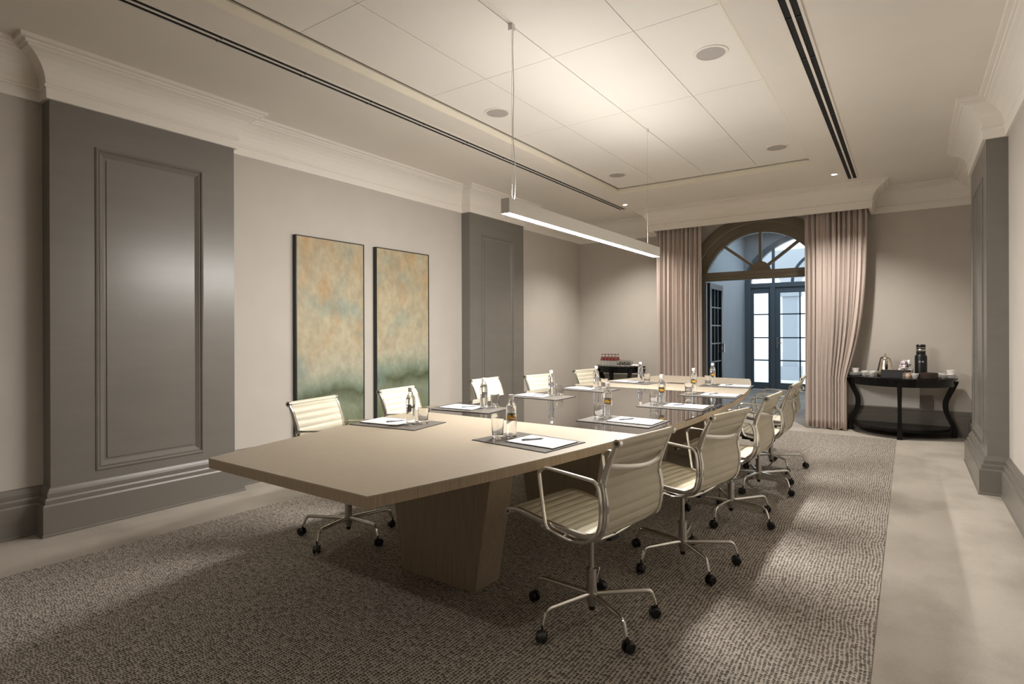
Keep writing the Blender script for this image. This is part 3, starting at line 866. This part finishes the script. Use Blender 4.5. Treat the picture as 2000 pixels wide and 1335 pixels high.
def build_chair():
    r = empty('office_chair', (0, 0, 0))
    seat = sling(0.012, SB, 2 * HWd - 0.004).build('seat', M_leather, r)
    bk = sling(SB + 0.001, AL[-1] - 0.012, 2 * HWd - 0.004)
    bk.tube([(-0.292, -HWd + 0.002, 0.893), (-0.292, HWd - 0.002, 0.893)], 0.0155, 14)
    bk.build('backrest', M_leather, r)
    f_ = MB(); f_.tube([(0.322, -HWd + .002, 0.490), (0.322, HWd - .002, 0.490)], 0.013, 12); f_.build('seat_roll', M_leather, r)
    for s_ in (-1, 1):
        y = s_ * (HWd + 0.008)
        mb = MB(); rows = []
        N_ = 60
        for k in range(N_ + 1):
            t_ = k / N_; p, nn = at_len(AL[-1] * t_)
            wd = 0.008 + 0.010 * math.sin(PI * min(1, max(0, t_))) ** 0.5
            c = p - nn * 0.002
            ang = [(1, 0.0), (0.8, 0.8), (0.0, 1.0), (-0.8, 0.8), (-1, 0), (-0.8, -0.8), (0, -1.0), (0.8, -0.8)]
            rows.append([(c.x + nn.x * wd * a_, y + 0.0095 * b_, c.y + nn.y * wd * a_) for a_, b_ in ang])
        mb.grid(rows, True); mb.add(rows[0], [tuple(range(8))]); mb.add(rows[-1], [tuple(range(8))[::-1]])
        # round end bosses
        mb.tube([(-0.292, y - 0.010, 0.893), (-0.292, y + 0.010, 0.893)], 0.0175, 16)
        mb.tube([(0.322, y - 0.010, 0.490), (0.322, y + 0.010, 0.490)], 0.0150, 16)
        rl = mb.build('side_rail', M_chrome, r)
        sc = MB(); sc.tube([(-0.292, y + s_ * 0.010, 0.893), (-0.292, y + s_ * 0.012, 0.893)], 0.008, 12); sc.build('end_screw', M_dsteel, rl)
        sc = MB(); sc.tube([(0.322, y + s_ * 0.010, 0.490), (0.322, y + s_ * 0.012, 0.490)], 0.007, 12); sc.build('end_screw', M_dsteel, rl)
        ya = y + s_ * 0.026
        ctl = [(-0.214, 0.70), (-0.196, 0.722), (-0.16, 0.730), (0.04, 0.741), (0.078, 0.738), (0.101, 0.722), (0.106, 0.695), (0.078, 0.525), (0.068, 0.487), (0.045, 0.470), (-0.06, 0.452), (-0.11, 0.455), (-0.16, 0.470), (-0.200, 0.505), (-0.222, 0.560), (-0.224, 0.64)]
        P = catmull([(a_, b_, 0) for a_, b_ in ctl], 5, closed=True)
        mb = MB(); mb.tube([(p.x, ya, p.y) for p in P], 0.009, 10, closed=True, up=(0, 1, 0), flat=(0.0075, 0.0105))
        mb.tube([(-0.224, ya, 0.60), (-0.222, y, 0.60)], 0.006, 8); mb.tube([(-0.03, ya, 0.458), (-0.03, y, 0.465)], 0.006, 8)
        mb.build('armrest', M_chrome, r)
    # back stretcher bowed to the rear
    mb = MB(); pts = []
    for k in range(17):
        t_ = k / 16; y = -HWd - 0.004 + (2 * HWd + 0.008) * t_
        pts.append((-0.248 - 0.045 * math.sin(PI * t_) ** 0.8, y, 0.795 - 0.022 * math.sin(PI * t_)))
    mb.tube(pts, 0.01, 10, flat=(0.006, 0.011)); mb.build('back_stretcher', M_chrome, r)
    # lower stretchers and tilt mechanism
    mb = MB()
    for x_, z_ in ((0.12, 0.462), (-0.12, 0.448)):
        mb.tube([(x_, -HWd, z_ + 0.006), (x_, -HWd * 0.5, z_ - 0.012), (x_, 0, z_ - 0.018), (x_, HWd * 0.5, z_ - 0.012), (x_, HWd, z_ + 0.006)], 0.011, 10)
    mb.build('seat_stretcher', M_chrome, r)
    mb = MB(); mb.box(-0.13, 0.13, -0.035, 0.035, 0.405, 0.440); mb.box(-0.06, 0.06, -0.05, 0.05, 0.395, 0.425)
    mb.build('tilt_mechanism', M_blackp, r, bevel=0.006)
    mb = MB(); mb.tube([(0.02, -0.05, 0.415), (0.02, -0.19, 0.412)], 0.004, 8); mb.tube([(0.02, -0.19, 0.412), (0.02, -0.235, 0.410)], 0.008, 10); mb.build('lever', M_blackp, r)
    mb = MB(); mb.cyl((0, 0, 0.23), (0, 0, 0.40), 0.0115, 18); mb.build('gas_column', M_steel, r)
    mb = MB(); mb.lathe([(0.019, 0.07), (0.024, 0.09), (0.026, 0.12), (0.0235, 0.16), (0.0235, 0.232), (0.026, 0.234), (0.026, 0.244), (0.012, 0.247)], n=22); mb.build('hub', M_steel, r)
    mb = MB(); mb.lathe([(0.006, 0.045), (0.013, 0.05), (0.017, 0.07)], n=16); mb.build('hub_cap', M_blackp, r)
    for k in range(5):
        mb = MB()
        P = [Vector(q) for q in ((0.015, 0, 0.122), (0.09, 0, 0.126), (0.17, 0, 0.129), (0.252, 0, 0.132), (0.264, 0, 0.1315), (0.274, 0, 0.128), (0.282, 0, 0.120), (0.287, 0, 0.110), (0.296, 0, 0.088), (0.303, 0, 0.068))]
        n_ = len(P)
        rows = []
        for i, p in enumerate(P):
            tt = i / (n_ - 1); d = (P[min(i + 1, n_ - 1)] - P[max(i - 1, 0)]).normalized(); up_ = Vector((-d.z, 0, d.x))
            wa = 0.0115 - 0.003 * tt; wb = 0.0135 - 0.0055 * tt
            rows.append([(p.x + up_.x * wb * math.sin(q), wa * math.cos(q), p.z + up_.z * wb * math.sin(q)) for q in [2 * PI * z / 10 for z in range(10)]])
        mb.grid(rows, True); mb.add(rows[0], [tuple(range(10))]); mb.add(rows[-1], [tuple(range(10))[::-1]])
        lg = mb.build('leg', M_chrome, r)
        lg.rotation_euler = (0, 0, 2 * PI * k / 5)
        mb = MB()
        cxx = 0.307; ca = 0.6 + k * 1.3
        dv = Vector((math.cos(ca), math.sin(ca), 0)); ax = Vector((-dv.y, dv.x, 0)); cc = Vector((cxx, 0, 0.0295)) + dv * 0.010
        # twin wheels and domed hood
        for s_ in (-1, 1):
            mb.m = 0
            c0 = cc + ax * s_ * 0.006; c1 = cc + ax * s_ * 0.022
            for (ra, rb, oa, ob) in ((0.0255, 0.0255, 0.006, 0.016), (0.0255, 0.019, 0.016, 0.0225)):
                A = cc + ax * s_ * oa; B = cc + ax * s_ * ob
                row = []
                for (c_, r_) in ((A, ra), (B, rb)):
                    row.append([c_ + (dv * math.cos(q) + Vector((0, 0, 1)) * math.sin(q)) * r_ for q in [2 * PI * z / 18 for z in range(18)]])
                mb.grid(row, True)
            mb.add(row[-1], [tuple(range(18))]); 
            A = cc + ax * s_ * 0.006
            mb.add([A + (dv * math.cos(q) + Vector((0, 0, 1)) * math.sin(q)) * 0.0255 for q in [2 * PI * z / 18 for z in range(18)]], [tuple(range(18))])
        cs = mb.build('caster', M_blackp, lg)
        mb = MB(); rows = []
        for i in range(9):
            u = -0.3 + 2.3 * i / 8
            rows.append([cc + ax * (0.021 * math.cos(q)) + (dv * math.cos(u) + Vector((0, 0, 1)) * math.sin(u)) * (0.0275 - 0.006 * abs(math.cos(q)) ** 3) for q in [PI * z / 8 for z in range(9)]])
        mb.grid(rows); mb.cyl(Vector((cxx, 0, 0.05)), Vector((cxx, 0, 0.075)), 0.0055, 10)
        mb.build('caster_hood', M_gloss, lg)
    return r


chair0 = build_chair()
CH = [
    (-1.215, 2.384, 171, -107, 'cream ribbed leather swivel chair nearest the camera on the right side of the table'),
    (-1.080, 3.275, 169, -118, 'cream ribbed swivel chair second from the camera on the right side of the table'),
    (-1.055, 4.27, 178, -24, 'cream ribbed swivel chair third from the camera on the right, middle of its row'),
    (-1.06, 5.22, 180, -29, 'cream ribbed swivel chair fourth from the camera on the right side of the table'),
    (-1.12, 6.08, 184, 20, 'cream ribbed swivel chair farthest on the right, half hidden against the drape'),
    (-3.03, 2.45, 12, -76, 'cream ribbed swivel chair at the near left, in front of the left painting', 0.01),
    (-3.135, 3.30, 7, -60, 'cream ribbed swivel chair on the left, in front of the right painting', 0.017),
    (-3.17, 4.48, 0, -80, 'cream ribbed swivel chair on the left, in front of the far panelled pilaster', 0.025),
    (-3.11, 5.33, -8, -50, 'cream ribbed swivel chair on the left, just past the far pilaster', 0.042),
    (-3.03, 6.30, -8, -90, 'cream ribbed swivel chair farthest on the left, beside the small console table', 0.037),
]
for i, (x, y, rz, ba, lab, *dz) in enumerate(CH):
    c = chair0 if i == 0 else copy_tree(chair0)
    c.location = (x, y, 0.004); c.rotation_euler = (0, 0, math.radians(rz))
    k = 0
    for ch in c.children:
        if ch.name.startswith('leg'):
            ch.rotation_euler = (0, 0, math.radians(ba - rz + 72 * k)); k += 1
        elif dz and not ch.name.startswith('hub'): ch.location.z = -dz[0]
    tag(c, lab, 'chair', 'cream swivel chairs around the conference table')

# ------------------------------------------------------------------ table settings
def mk_mat():
    r = empty('desk_pad', (0, 0, 0))
    mb = MB(); mb.box(-0.247, 0.247, -0.167, 0.167, 0.0025, 0.0042); mb.build('top_sheet', M_mat, r)
    mb = MB(); mb.box(-0.25, 0.25, -0.17, 0.17, 0.0, 0.0025); mb.build('edging', M_matedge, r)
    return r


def mk_pad():
    r = empty('notepad', (0, 0, 0))
    mb = MB(); mb.box(-0.15, 0.15, -0.11, 0.11, 0.0, 0.0035); mb.build('backing_card', M_matedge, r)
    mb = MB(); mb.box(-0.149, 0.149, -0.109, 0.109, 0.0035, 0.0062); mb.build('sheets', M_paper, r)
    return r


def mk_pen():
    r = empty('pen', (0, 0, 0))
    mb = MB(); mb.tube([(-0.065, 0, 0.0045), (0.045, 0, 0.0045)], 0.0043, 10); mb.build('barrel', M_pen, r)
    mb = MB(); mb.tube([(0.045, 0, 0.0045), (0.056, 0, 0.0040), (0.066, 0, 0.0035)], lambda t_: 0.0042 - 0.0034 * t_, 10); mb.build('tip', M_steel, r)
    mb = MB(); mb.box(-0.062, -0.025, -0.0012, 0.0012, 0.0088, 0.0102); mb.build('clip', M_steel, r)
    return r


def mk_bottle(front):
    r = empty('water_bottle', (0, 0, 0))
    mb = MB()
    mb.lathe([(0.0, 0.001), (0.024, 0.0), (0.0285, 0.004), (0.029, 0.012), (0.029, 0.150), (0.0285, 0.162), (0.0255, 0.174), (0.020, 0.184), (0.0150, 0.190), (0.0135, 0.196), (0.0130, 0.212), (0.0115, 0.212), (0.0112, 0.196), (0.0125, 0.188), (0.018, 0.181), (0.0235, 0.172), (0.0262, 0.161), (0.0266, 0.15), (0.0266, 0.014), (0.0, 0.010)], n=28, caps=False)
    mb.build('glass_body', M_glass, r)
    mb = MB(); mb.lathe([(0.0, 0.0103), (0.0262, 0.0142), (0.0262, 0.150), (0.0256, 0.160), (0.0228, 0.171), (0.0, 0.1712)], n=28, caps=False); mb.build('water', M_water, r)
    mb = MB(); mb.lathe([(0.0145, 0.205), (0.0155, 0.206), (0.0155, 0.228), (0.0145, 0.231), (0.003, 0.2315)], n=22); mb.build('cap', M_cap, r)
    # printed label: a cluster of short curved strokes wrapped round the glass, dark on the back
    rnd = random.Random(4); rr = 0.0293

    def patch(mb, a0, a1, z0, z1, rad=rr):
        n_ = 5; rows = []
        for z in (z0, z1): rows.append([(rad * math.cos(a0 + (a1 - a0) * k / n_), rad * math.sin(a0 + (a1 - a0) * k / n_), z) for k in range(n_ + 1)])
        mb.grid(rows)
    mb = MB()
    for k in range(16):
        a = rnd.uniform(-0.85, 0.75); z = 0.108 + rnd.uniform(-0.012, 0.014)
        mb.m = k % 3 == 0
        patch(mb, a, a + rnd.uniform(0.15, 0.45), z, z + rnd.uniform(0.004, 0.010), rr + 0.0001 * (k % 3))
    mb.build('yellow_label', [M_yellow, M_orange], r)
    mb = MB(); patch(mb, PI - 0.45, PI + 0.45, 0.085, 0.128); mb.build('back_label', M_purple, r)
    return r


def mk_glass():
    r = empty('drinking_glass', (0, 0, 0))
    mb = MB(); mb.lathe([(0.0, 0.002), (0.026, 0.0), (0.0295, 0.004), (0.0345, 0.105), (0.0332, 0.105), (0.0285, 0.030), (0.024, 0.022), (0.0, 0.020)], n=28, caps=False)
    mb.build('bowl', M_glass, r)
    return r


mat0, pad0, pen0, bot0, gls0 = mk_mat(), mk_pad(), mk_pen(), mk_bottle(1), mk_glass()
SET = [  # centre, rotation, side, bottle, glass, place words
    ((-1.646, 2.502), -6.5, 1, (-1.783, 2.545), (-1.815, 2.462), 'nearest the camera on the right side'),
    ((-1.512, 3.410), -1.5, 1, (-1.650, 3.480), (-1.668, 3.385), 'second from the camera on the right side'),
    ((-1.470, 4.297), 1, 1, (-1.605, 4.375), (-1.630, 4.270), 'in the middle of the right side'),
    ((-1.462, 5.21), 3, 1, (-1.630, 5.275), (-1.640, 5.150), 'fourth from the camera on the right side'),
    ((-1.565, 6.16), 5, 1, (-1.715, 6.20), (-1.735, 6.10), 'at the far right corner of the table'),
    ((-2.645, 2.531), 8, -1, (-2.530, 2.525), (-2.500, 2.605), 'nearest the camera on the left side'),
    ((-2.694, 3.325), 6, -1, (-2.600, 3.355), (-2.560, 3.440), 'second from the camera on the left side'),
    ((-2.670, 4.285), 0, -1, (-2.600, 4.33), (-2.560, 4.41), 'in the middle of the left side'),
    ((-2.610, 5.08), -3, -1, (-2.545, 5.105), (-2.490, 5.175), 'fourth from the camera on the left side'),
    ((-2.535, 6.04), -6, -1, (-2.450, 6.01), (-2.405, 6.09), 'at the far left, before the small console'),
]
for i, ((x, y), rz, sd, bp_, gp_, words) in enumerate(SET):
    a = math.radians(rz); first = i == 0
    ca, sa = math.cos(a), math.sin(a)
    o = mat0 if first else copy_tree(mat0); o.location = (x, y, TZ); o.rotation_euler = (0, 0, a)
    tag(o, 'grey leather desk pad ' + words, 'desk pad', 'desk pads on the conference table')
    off = 0.082 * sd
    px, py = x + off * ca - 0.012 * sa, y + off * sa + 0.012 * ca
    o = pad0 if first else copy_tree(pad0); o.location = (px, py, TZ + 0.0042); o.rotation_euler = (0, 0, a + math.radians(1.5 * sd))
    tag(o, 'white notepad on the desk pad ' + words, 'notepad', 'notepads on the desk pads')
    o = pen0 if first else copy_tree(pen0)
    ox, oy = (-0.055 * sd, 0.0)
    o.location = (px + ox * ca - oy * sa, py + ox * sa + oy * ca, TZ + 0.0042 + 0.0062)
    o.rotation_euler = (0, 0, a + math.radians(62))
    tag(o, 'grey ballpoint pen on the notepad ' + words, 'pen', 'pens on the notepads')
    o = bot0 if first else copy_tree(bot0); o.location = (*bp_, TZ + 0.0042)
    face = math.radians(-60) if sd > 0 else math.radians(-60) + PI
    o.rotation_euler = (0, 0, face)
    tag(o, ('glass water bottle with yellow print ' if sd > 0 else 'glass water bottle with dark label ') + words, 'bottle', 'water bottles on the conference table')
    o = gls0 if first else copy_tree(gls0); o.location = (*gp_, TZ + 0.0042)
    tag(o, 'clear drinking glass beside the bottle ' + words, 'glass', 'drinking glasses on the conference table')


# ------------------------------------------------------------------ half-moon console tables
def console(cx_, cy_, r_, zt, lab, legangs, depth=0.62):
    r = empty('console_table', (cx_, cy_, 0), 0, lab, 'console table', 'black half moon console tables')
    k_ = depth / r_

    def half(rad, n=32): return [(rad * math.cos(PI + PI * k / n), rad * k_ * math.sin(PI + PI * k / n)) for k in range(n + 1)]
    mb = MB(); mb.prism(half(r_), zt - 0.022, zt); mb.prism(half(r_ - 0.012), zt - 0.030, zt - 0.022); mb.build('tabletop', M_black, r)
    mb = MB(); mb.prism(half(r_ - 0.03), zt - 0.105, zt - 0.030); mb.build('apron', M_black, r)
    mb = MB(); mb.prism(half(r_ - 0.045), 0.105, 0.128); mb.prism(half(r_ - 0.055), 0.095, 0.105); mb.build('shelf', M_black, r)
    for la in legangs:
        a = math.radians(la); dx, dy = math.cos(a), math.sin(a) * k_
        ctl = [(-0.030, zt - 0.045), (-0.045, zt - 0.10), (-0.085, zt - 0.20), (-0.125, 0.44), (-0.120, 0.32), (-0.075, 0.20), (-0.045, 0.13), (-0.035, 0.06), (-0.038, 0.0)]
        P = catmull([(u, z, 0) for u, z in ctl], 5)
        mb = MB(); rows = []
        tv = Vector((-math.sin(a), math.cos(a), 0))
        for i, p in enumerate(P):
            rad = r_ + p.x
            if la == 270: rad = r_ - 0.03 + p.x * 0.22
            tt = i / (len(P) - 1); th = 0.021 + 0.010 * (abs(tt - 0.5) * 2) ** 2; td = 0.026 + 0.012 * (1 - tt) ** 2
            c = Vector((rad * dx, rad * dy, max(0, p.y))); o_ = Vector((math.cos(a), math.sin(a), 0))
            if la != 270: c += Vector((0, 0, 0)) + (Vector((0, -0.03, 0)) if la in (180, 360) else Vector((0, 0, 0)))
            rows.append([c + tv * th * sx + o_ * td * sy for sx, sy in ((-1, -1), (1, -1), (1, 1), (-1, 1))])
        mb.grid(rows, True, False); mb.add(rows[0], [(0, 1, 2, 3)]); mb.add(rows[-1], [(3, 2, 1, 0)])
        mb.build('leg', M_black, r, bevel=0.004)
    return r


CZ = 0.75
console(-0.09, 9.05, 0.60, CZ, 'black half moon console table with curved legs holding the coffee things, right of the curtain', (180, 270, 360))
console(-4.03, 9.05, 0.43, 0.765, 'small black half moon console table with bottles and glasses, left of the curtain', (180, 225, 270, 315, 360), depth=0.45)

m = MB(); m.box(-0.62, 0.12, YB - 0.020, YB, 0.33, 0.66)  # flat pale rectangle set slightly proud of the wall
tag(m.build('pale_rectangle', M_white, bevel=0.003), 'flat pale rectangle on the wall under the right console table', 'wall panel')
m = MB(); m.box(0.135, 0.26, YB - 0.030, YB, 0.33, 0.50)  # small dark taupe box to the right of the pale rectangle
tag(m.build('taupe_box', M_base, bevel=0.004), 'small dark taupe box on the wall under the right console table', 'socket')


# items on the right console
def cup(prefix, x, y, z, lab, rz=0.0, grp='white coffee cups on the right console'):
    r = empty('coffee_cup', (x, y, z), rz, lab, 'cup', grp); r.scale = (1.15, 1.15, 1.1)
    mb = MB(); mb.lathe([(0.0, 0.001), (0.020, 0.0), (0.022, 0.004), (0.030, 0.018), (0.036, 0.040), (0.038, 0.055), (0.0365, 0.055), (0.034, 0.040), (0.028, 0.018), (0.018, 0.007), (0.0, 0.006)], n=24, caps=False); mb.build('bowl', M_china, r)
    mb = MB(); mb.tube([(0.034, 0, 0.045), (0.050, 0, 0.043), (0.055, 0, 0.032), (0.048, 0, 0.020), (0.031, 0, 0.018)], 0.003, 8); mb.build('handle', M_china, r)
    return r


def saucer(x, y, z, lab, rad=0.062, grp='white saucers on the right console'):
    mb = MB(); mb.lathe([(0.0, 0.001), (rad * 0.5, 0.0), (rad * 0.55, 0.003), (rad, 0.010), (rad, 0.0122), (rad * 0.5, 0.006), (0.0, 0.005)], n=28, caps=False)
    o = mb.build('saucer', M_china); o.location = (x, y, z)
    return tag(o, lab, 'saucer', grp)


# left end: stack of plates and a cup on top
SX, SY = -0.585, 8.91
order = ('lowest', 'second', 'third', 'topmost')
for k in range(4): saucer(SX, SY, CZ + 0.0095 * k, '%s white plate in the stack at the left end of the right console' % order[k], 0.075)
cup('a', SX + 0.0, SY, CZ + 0.0095 * 3 + 0.006, 'white cup on top of the plate stack at the left end of the console', 2.4)
for k, (x, y, lab) in enumerate(((-0.47, 8.78, 'white cup beside the plate stack on the left of the right console'), (-0.475, 8.90, 'white cup behind the front cup, left of the silver pot'),
                                 (-0.385, 8.72, 'white cup at the front edge, left of the dark grey box'), (-0.385, 8.93, 'white cup just left of the silver pot'))):
    cup('b', x, y, CZ, lab, 1.0 + k)
# silver coffee pot
r = empty('coffee_pot', (-0.245, 8.84, CZ), -1.45, 'silver conical coffee pot behind the dark grey box', 'coffee pot'); r.scale = (1.35, 1.35, 1.40)
mb = MB(); mb.lathe([(0.0, 0.0), (0.070, 0.0), (0.074, 0.008), (0.068, 0.06), (0.056, 0.12), (0.046, 0.160), (0.047, 0.166), (0.042, 0.168), (0.0, 0.168)], n=30, caps=False); mb.build('body', M_silver, r)
mb = MB(); mb.lathe([(0.044, 0.168), (0.036, 0.180), (0.016, 0.188), (0.006, 0.190), (0.006, 0.198), (0.011, 0.205), (0.008, 0.214), (0.001, 0.216)], n=24); mb.build('lid', M_silver, r)
mb = MB(); mb.tube([(0.062, 0, 0.055), (0.090, 0, 0.085), (0.098, 0, 0.13), (0.112, 0, 0.155)], lambda t_: 0.014 - 0.007 * t_, 10); mb.build('spout', M_silver, r)
mb = MB(); mb.tube(catmull([(-0.050, 0, 0.145), (-0.085, 0, 0.150), (-0.105, 0, 0.115), (-0.095, 0, 0.065), (-0.068, 0, 0.045)], 4), 0.005, 8); mb.build('handle', M_silver, r)
# dark box in front
r = empty('tea_box', (-0.175, 8.59, CZ), 0.10, 'dark grey rectangular box at the front of the right console', 'box'); r.scale = (1.18, 1.0, 1.22)
mb = MB(); mb.box(-0.095, 0.095, -0.035, 0.035, 0, 0.075); mb.build('body', M_boxg, r, bevel=0.003)
mb = MB(); mb.box(-0.097, 0.097, -0.037, 0.037, 0.075, 0.083); mb.build('lid', M_boxg, r, bevel=0.002)
# basket of wrapped packets
M_pack = packet_mat()
r = empty('packet_holder', (-0.04, 8.80, CZ), 0, 'clear holder of pink and white printed sachets between the pot and the flask', 'sachet holder'); r.scale = (1.25, 1.25, 1.25)
mb = MB(); mb.lathe([(0.0, 0.0), (0.055, 0.0), (0.075, 0.08), (0.072, 0.08), (0.053, 0.004), (0.0, 0.004)], n=24, caps=False); mb.build('bowl', M_glass, r)
rnd = random.Random(9)
for k in range(14):
    mb = MB(); u = rnd.uniform(0, 2 * PI); rad = 0.035 * math.sqrt(rnd.random()); tx, tz = rnd.uniform(-0.5, 0.6), rnd.uniform(0, PI)
    Mx = Matrix.Translation((rad * math.cos(u), rad * math.sin(u), 0.055 + 0.007 * k)) @ Matrix.Rotation(tz, 4, 'Z') @ Matrix.Rotation(tx + 0.6, 4, 'X')
    mb.box(-0.030, 0.030, -0.003, 0.003, -0.026, 0.036, lambda p: tuple(Mx @ Vector(p))); mb.build('sachet', M_pack, r)
# small jugs
r = empty('milk_jug', (-0.005, 8.60, CZ), 0.6, 'small pale peach milk jug in front of the sachets', 'jug')
mb = MB(); mb.lathe([(0.0, 0.0), (0.022, 0.0), (0.030, 0.02), (0.030, 0.045), (0.022, 0.062), (0.026, 0.072), (0.024, 0.072), (0.019, 0.06), (0.0, 0.055)], n=20, caps=False); mb.build('body', mat('peach_china', (0.70, 0.50, 0.36), 0.3), r)
mb = MB(); mb.tube([(-0.022, 0, 0.062), (-0.042, 0, 0.055), (-0.040, 0, 0.03), (-0.028, 0, 0.02)], 0.003, 8); mb.build('handle', M_silver, r)
cup('c', 0.065, 8.635, CZ, 'white cup between the peach jug and the brown bowl', 0.3)
# thermos
r = empty('thermos_flask', (0.13, 8.86, CZ), -0.5, 'tall black thermos flask with silver neck ring, tallest thing on the right console', 'flask'); r.scale = (1.15, 1.15, 1.42)
mb = MB(); mb.lathe([(0.0, 0.0), (0.054, 0.0), (0.057, 0.004), (0.057, 0.185), (0.050, 0.200), (0.044, 0.204)], n=30); mb.build('body', M_blackp, r)
mb = MB(); mb.lathe([(0.043, 0.204), (0.043, 0.236)], n=28); mb.build('neck', M_blackp, r)
mb = MB(); mb.lathe([(0.044, 0.236), (0.0445, 0.242), (0.0445, 0.250), (0.043, 0.252)], n=28); mb.build('neck_ring', M_steel, r)
mb = MB(); mb.lathe([(0.042, 0.252), (0.043, 0.258), (0.043, 0.288), (0.038, 0.294), (0.002, 0.295)], n=28); mb.build('lid', M_blackp, r)
mb = MB(); mb.lathe([(0.0435, 0.262), (0.0437, 0.268)], n=28, caps=False); mb.build('lid_band', M_steel, r)
mb = MB()
for s_ in (-0.36, 0.16):
    rows = [[(0.0575 * math.cos(-1.1 + s_ + 0.34 * k / 4), 0.0575 * math.sin(-1.1 + s_ + 0.34 * k / 4), z) for k in range(5)] for z in (0.135, 0.150)]
    mb.grid(rows)
mb.build('badge', M_screen, r)
# brown bowl
mb = MB(); mb.lathe([(0.0, 0.0), (0.082, 0.0), (0.088, 0.006), (0.092, 0.062), (0.088, 0.064), (0.083, 0.010), (0.0, 0.008)], n=36, caps=False)
o = mb.build('sugar_bowl', M_bowl); o.location = (0.20, 8.67, CZ); o.scale = (1.1, 1.1, 1.15); tag(o, 'low round dark brown bowl in front of the black flask', 'bowl')
for k, (x, y, lab) in enumerate(((0.295, 8.88, 'white cup right of the brown bowl'), (0.335, 8.765, 'white cup left of the right-hand plate stack'))): cup('d', x, y, CZ, lab, 2 + k)
for k in range(5): saucer(0.430, 8.86, CZ + 0.0095 * k, '%s white plate in the stack at the right end of the right console' % ('lowest', 'second', 'middle', 'fourth', 'topmost')[k], 0.072)
cup('e', 0.430, 8.86, CZ + 0.0095 * 4 + 0.006, 'white cup on top of the plate stack at the right end of the console', 1.2)

# items on the left console
LZ = 0.765
rw = ('front', 'back')
idx = ('leftmost', 'second', 'third', 'fourth', 'rightmost')
b0 = None
for j in range(2):
    for k in range(5):
        x, y = -4.30 + 0.062 * k + 0.01 * j, 8.86 + 0.075 * j
        if b0 is None:
            b0 = empty('soda_bottle', (x, y, LZ))
            mb = MB(); mb.lathe([(0.0, 0.0), (0.026, 0.0), (0.0275, 0.004), (0.0275, 0.10), (0.022, 0.128), (0.0125, 0.150), (0.011, 0.188), (0.0, 0.188)], n=18, caps=False); mb.build('glass_body', mat('clear_soda_glass', (0.92, 0.95, 0.93), 0.02, trans=0.9), b0)
            mb = MB(); mb.lathe([(0.0130, 0.183), (0.0135, 0.196), (0.003, 0.198)], n=14); mb.build('cap', M_red, b0)
            mb = MB(); mb.lathe([(0.0278, 0.085), (0.0278, 0.100), (0.0225, 0.128), (0.0128, 0.150)], n=18, caps=False); mb.build('label', M_red, b0)
            o = b0
        else:
            o = copy_tree(b0); o.location = (x, y, LZ)
        tag(o, '%s small bottle with dark red label in the %s row on the left console' % (idx[k], rw[j]), 'bottle', 'red labelled bottles on the left console')
for j in range(2):
    for k in range(3):
        o = copy_tree(gls0); o.location = (-3.965 + 0.085 * k, 8.80 + 0.09 * j, LZ); 
        tag(o, '%s upturned row glass in the %s row beside the bottles on the left console'.replace('upturned row ', '') % (('left', 'middle', 'right')[k], rw[j]), 'glass', 'glasses on the left console')
mb = MB(); rows = []
for j in range(9):
    rows.append([(-0.08 + 0.16 * i / 8, -0.05 + 0.10 * j / 8, 0.004 + 0.022 * math.sin(PI * i / 8) * math.sin(PI * j / 8) + 0.004 * math.sin(i * 1.7 + j)) for i in range(9)])
mb.grid(rows); o = mb.build('napkin', M_paper); o.location = (-3.72, 8.90, LZ + 0.006)
sol = o.modifiers.new('cloth', 'SOLIDIFY'); sol.thickness = 0.004
tag(o, 'folded white napkin at the right end of the left console', 'napkin')
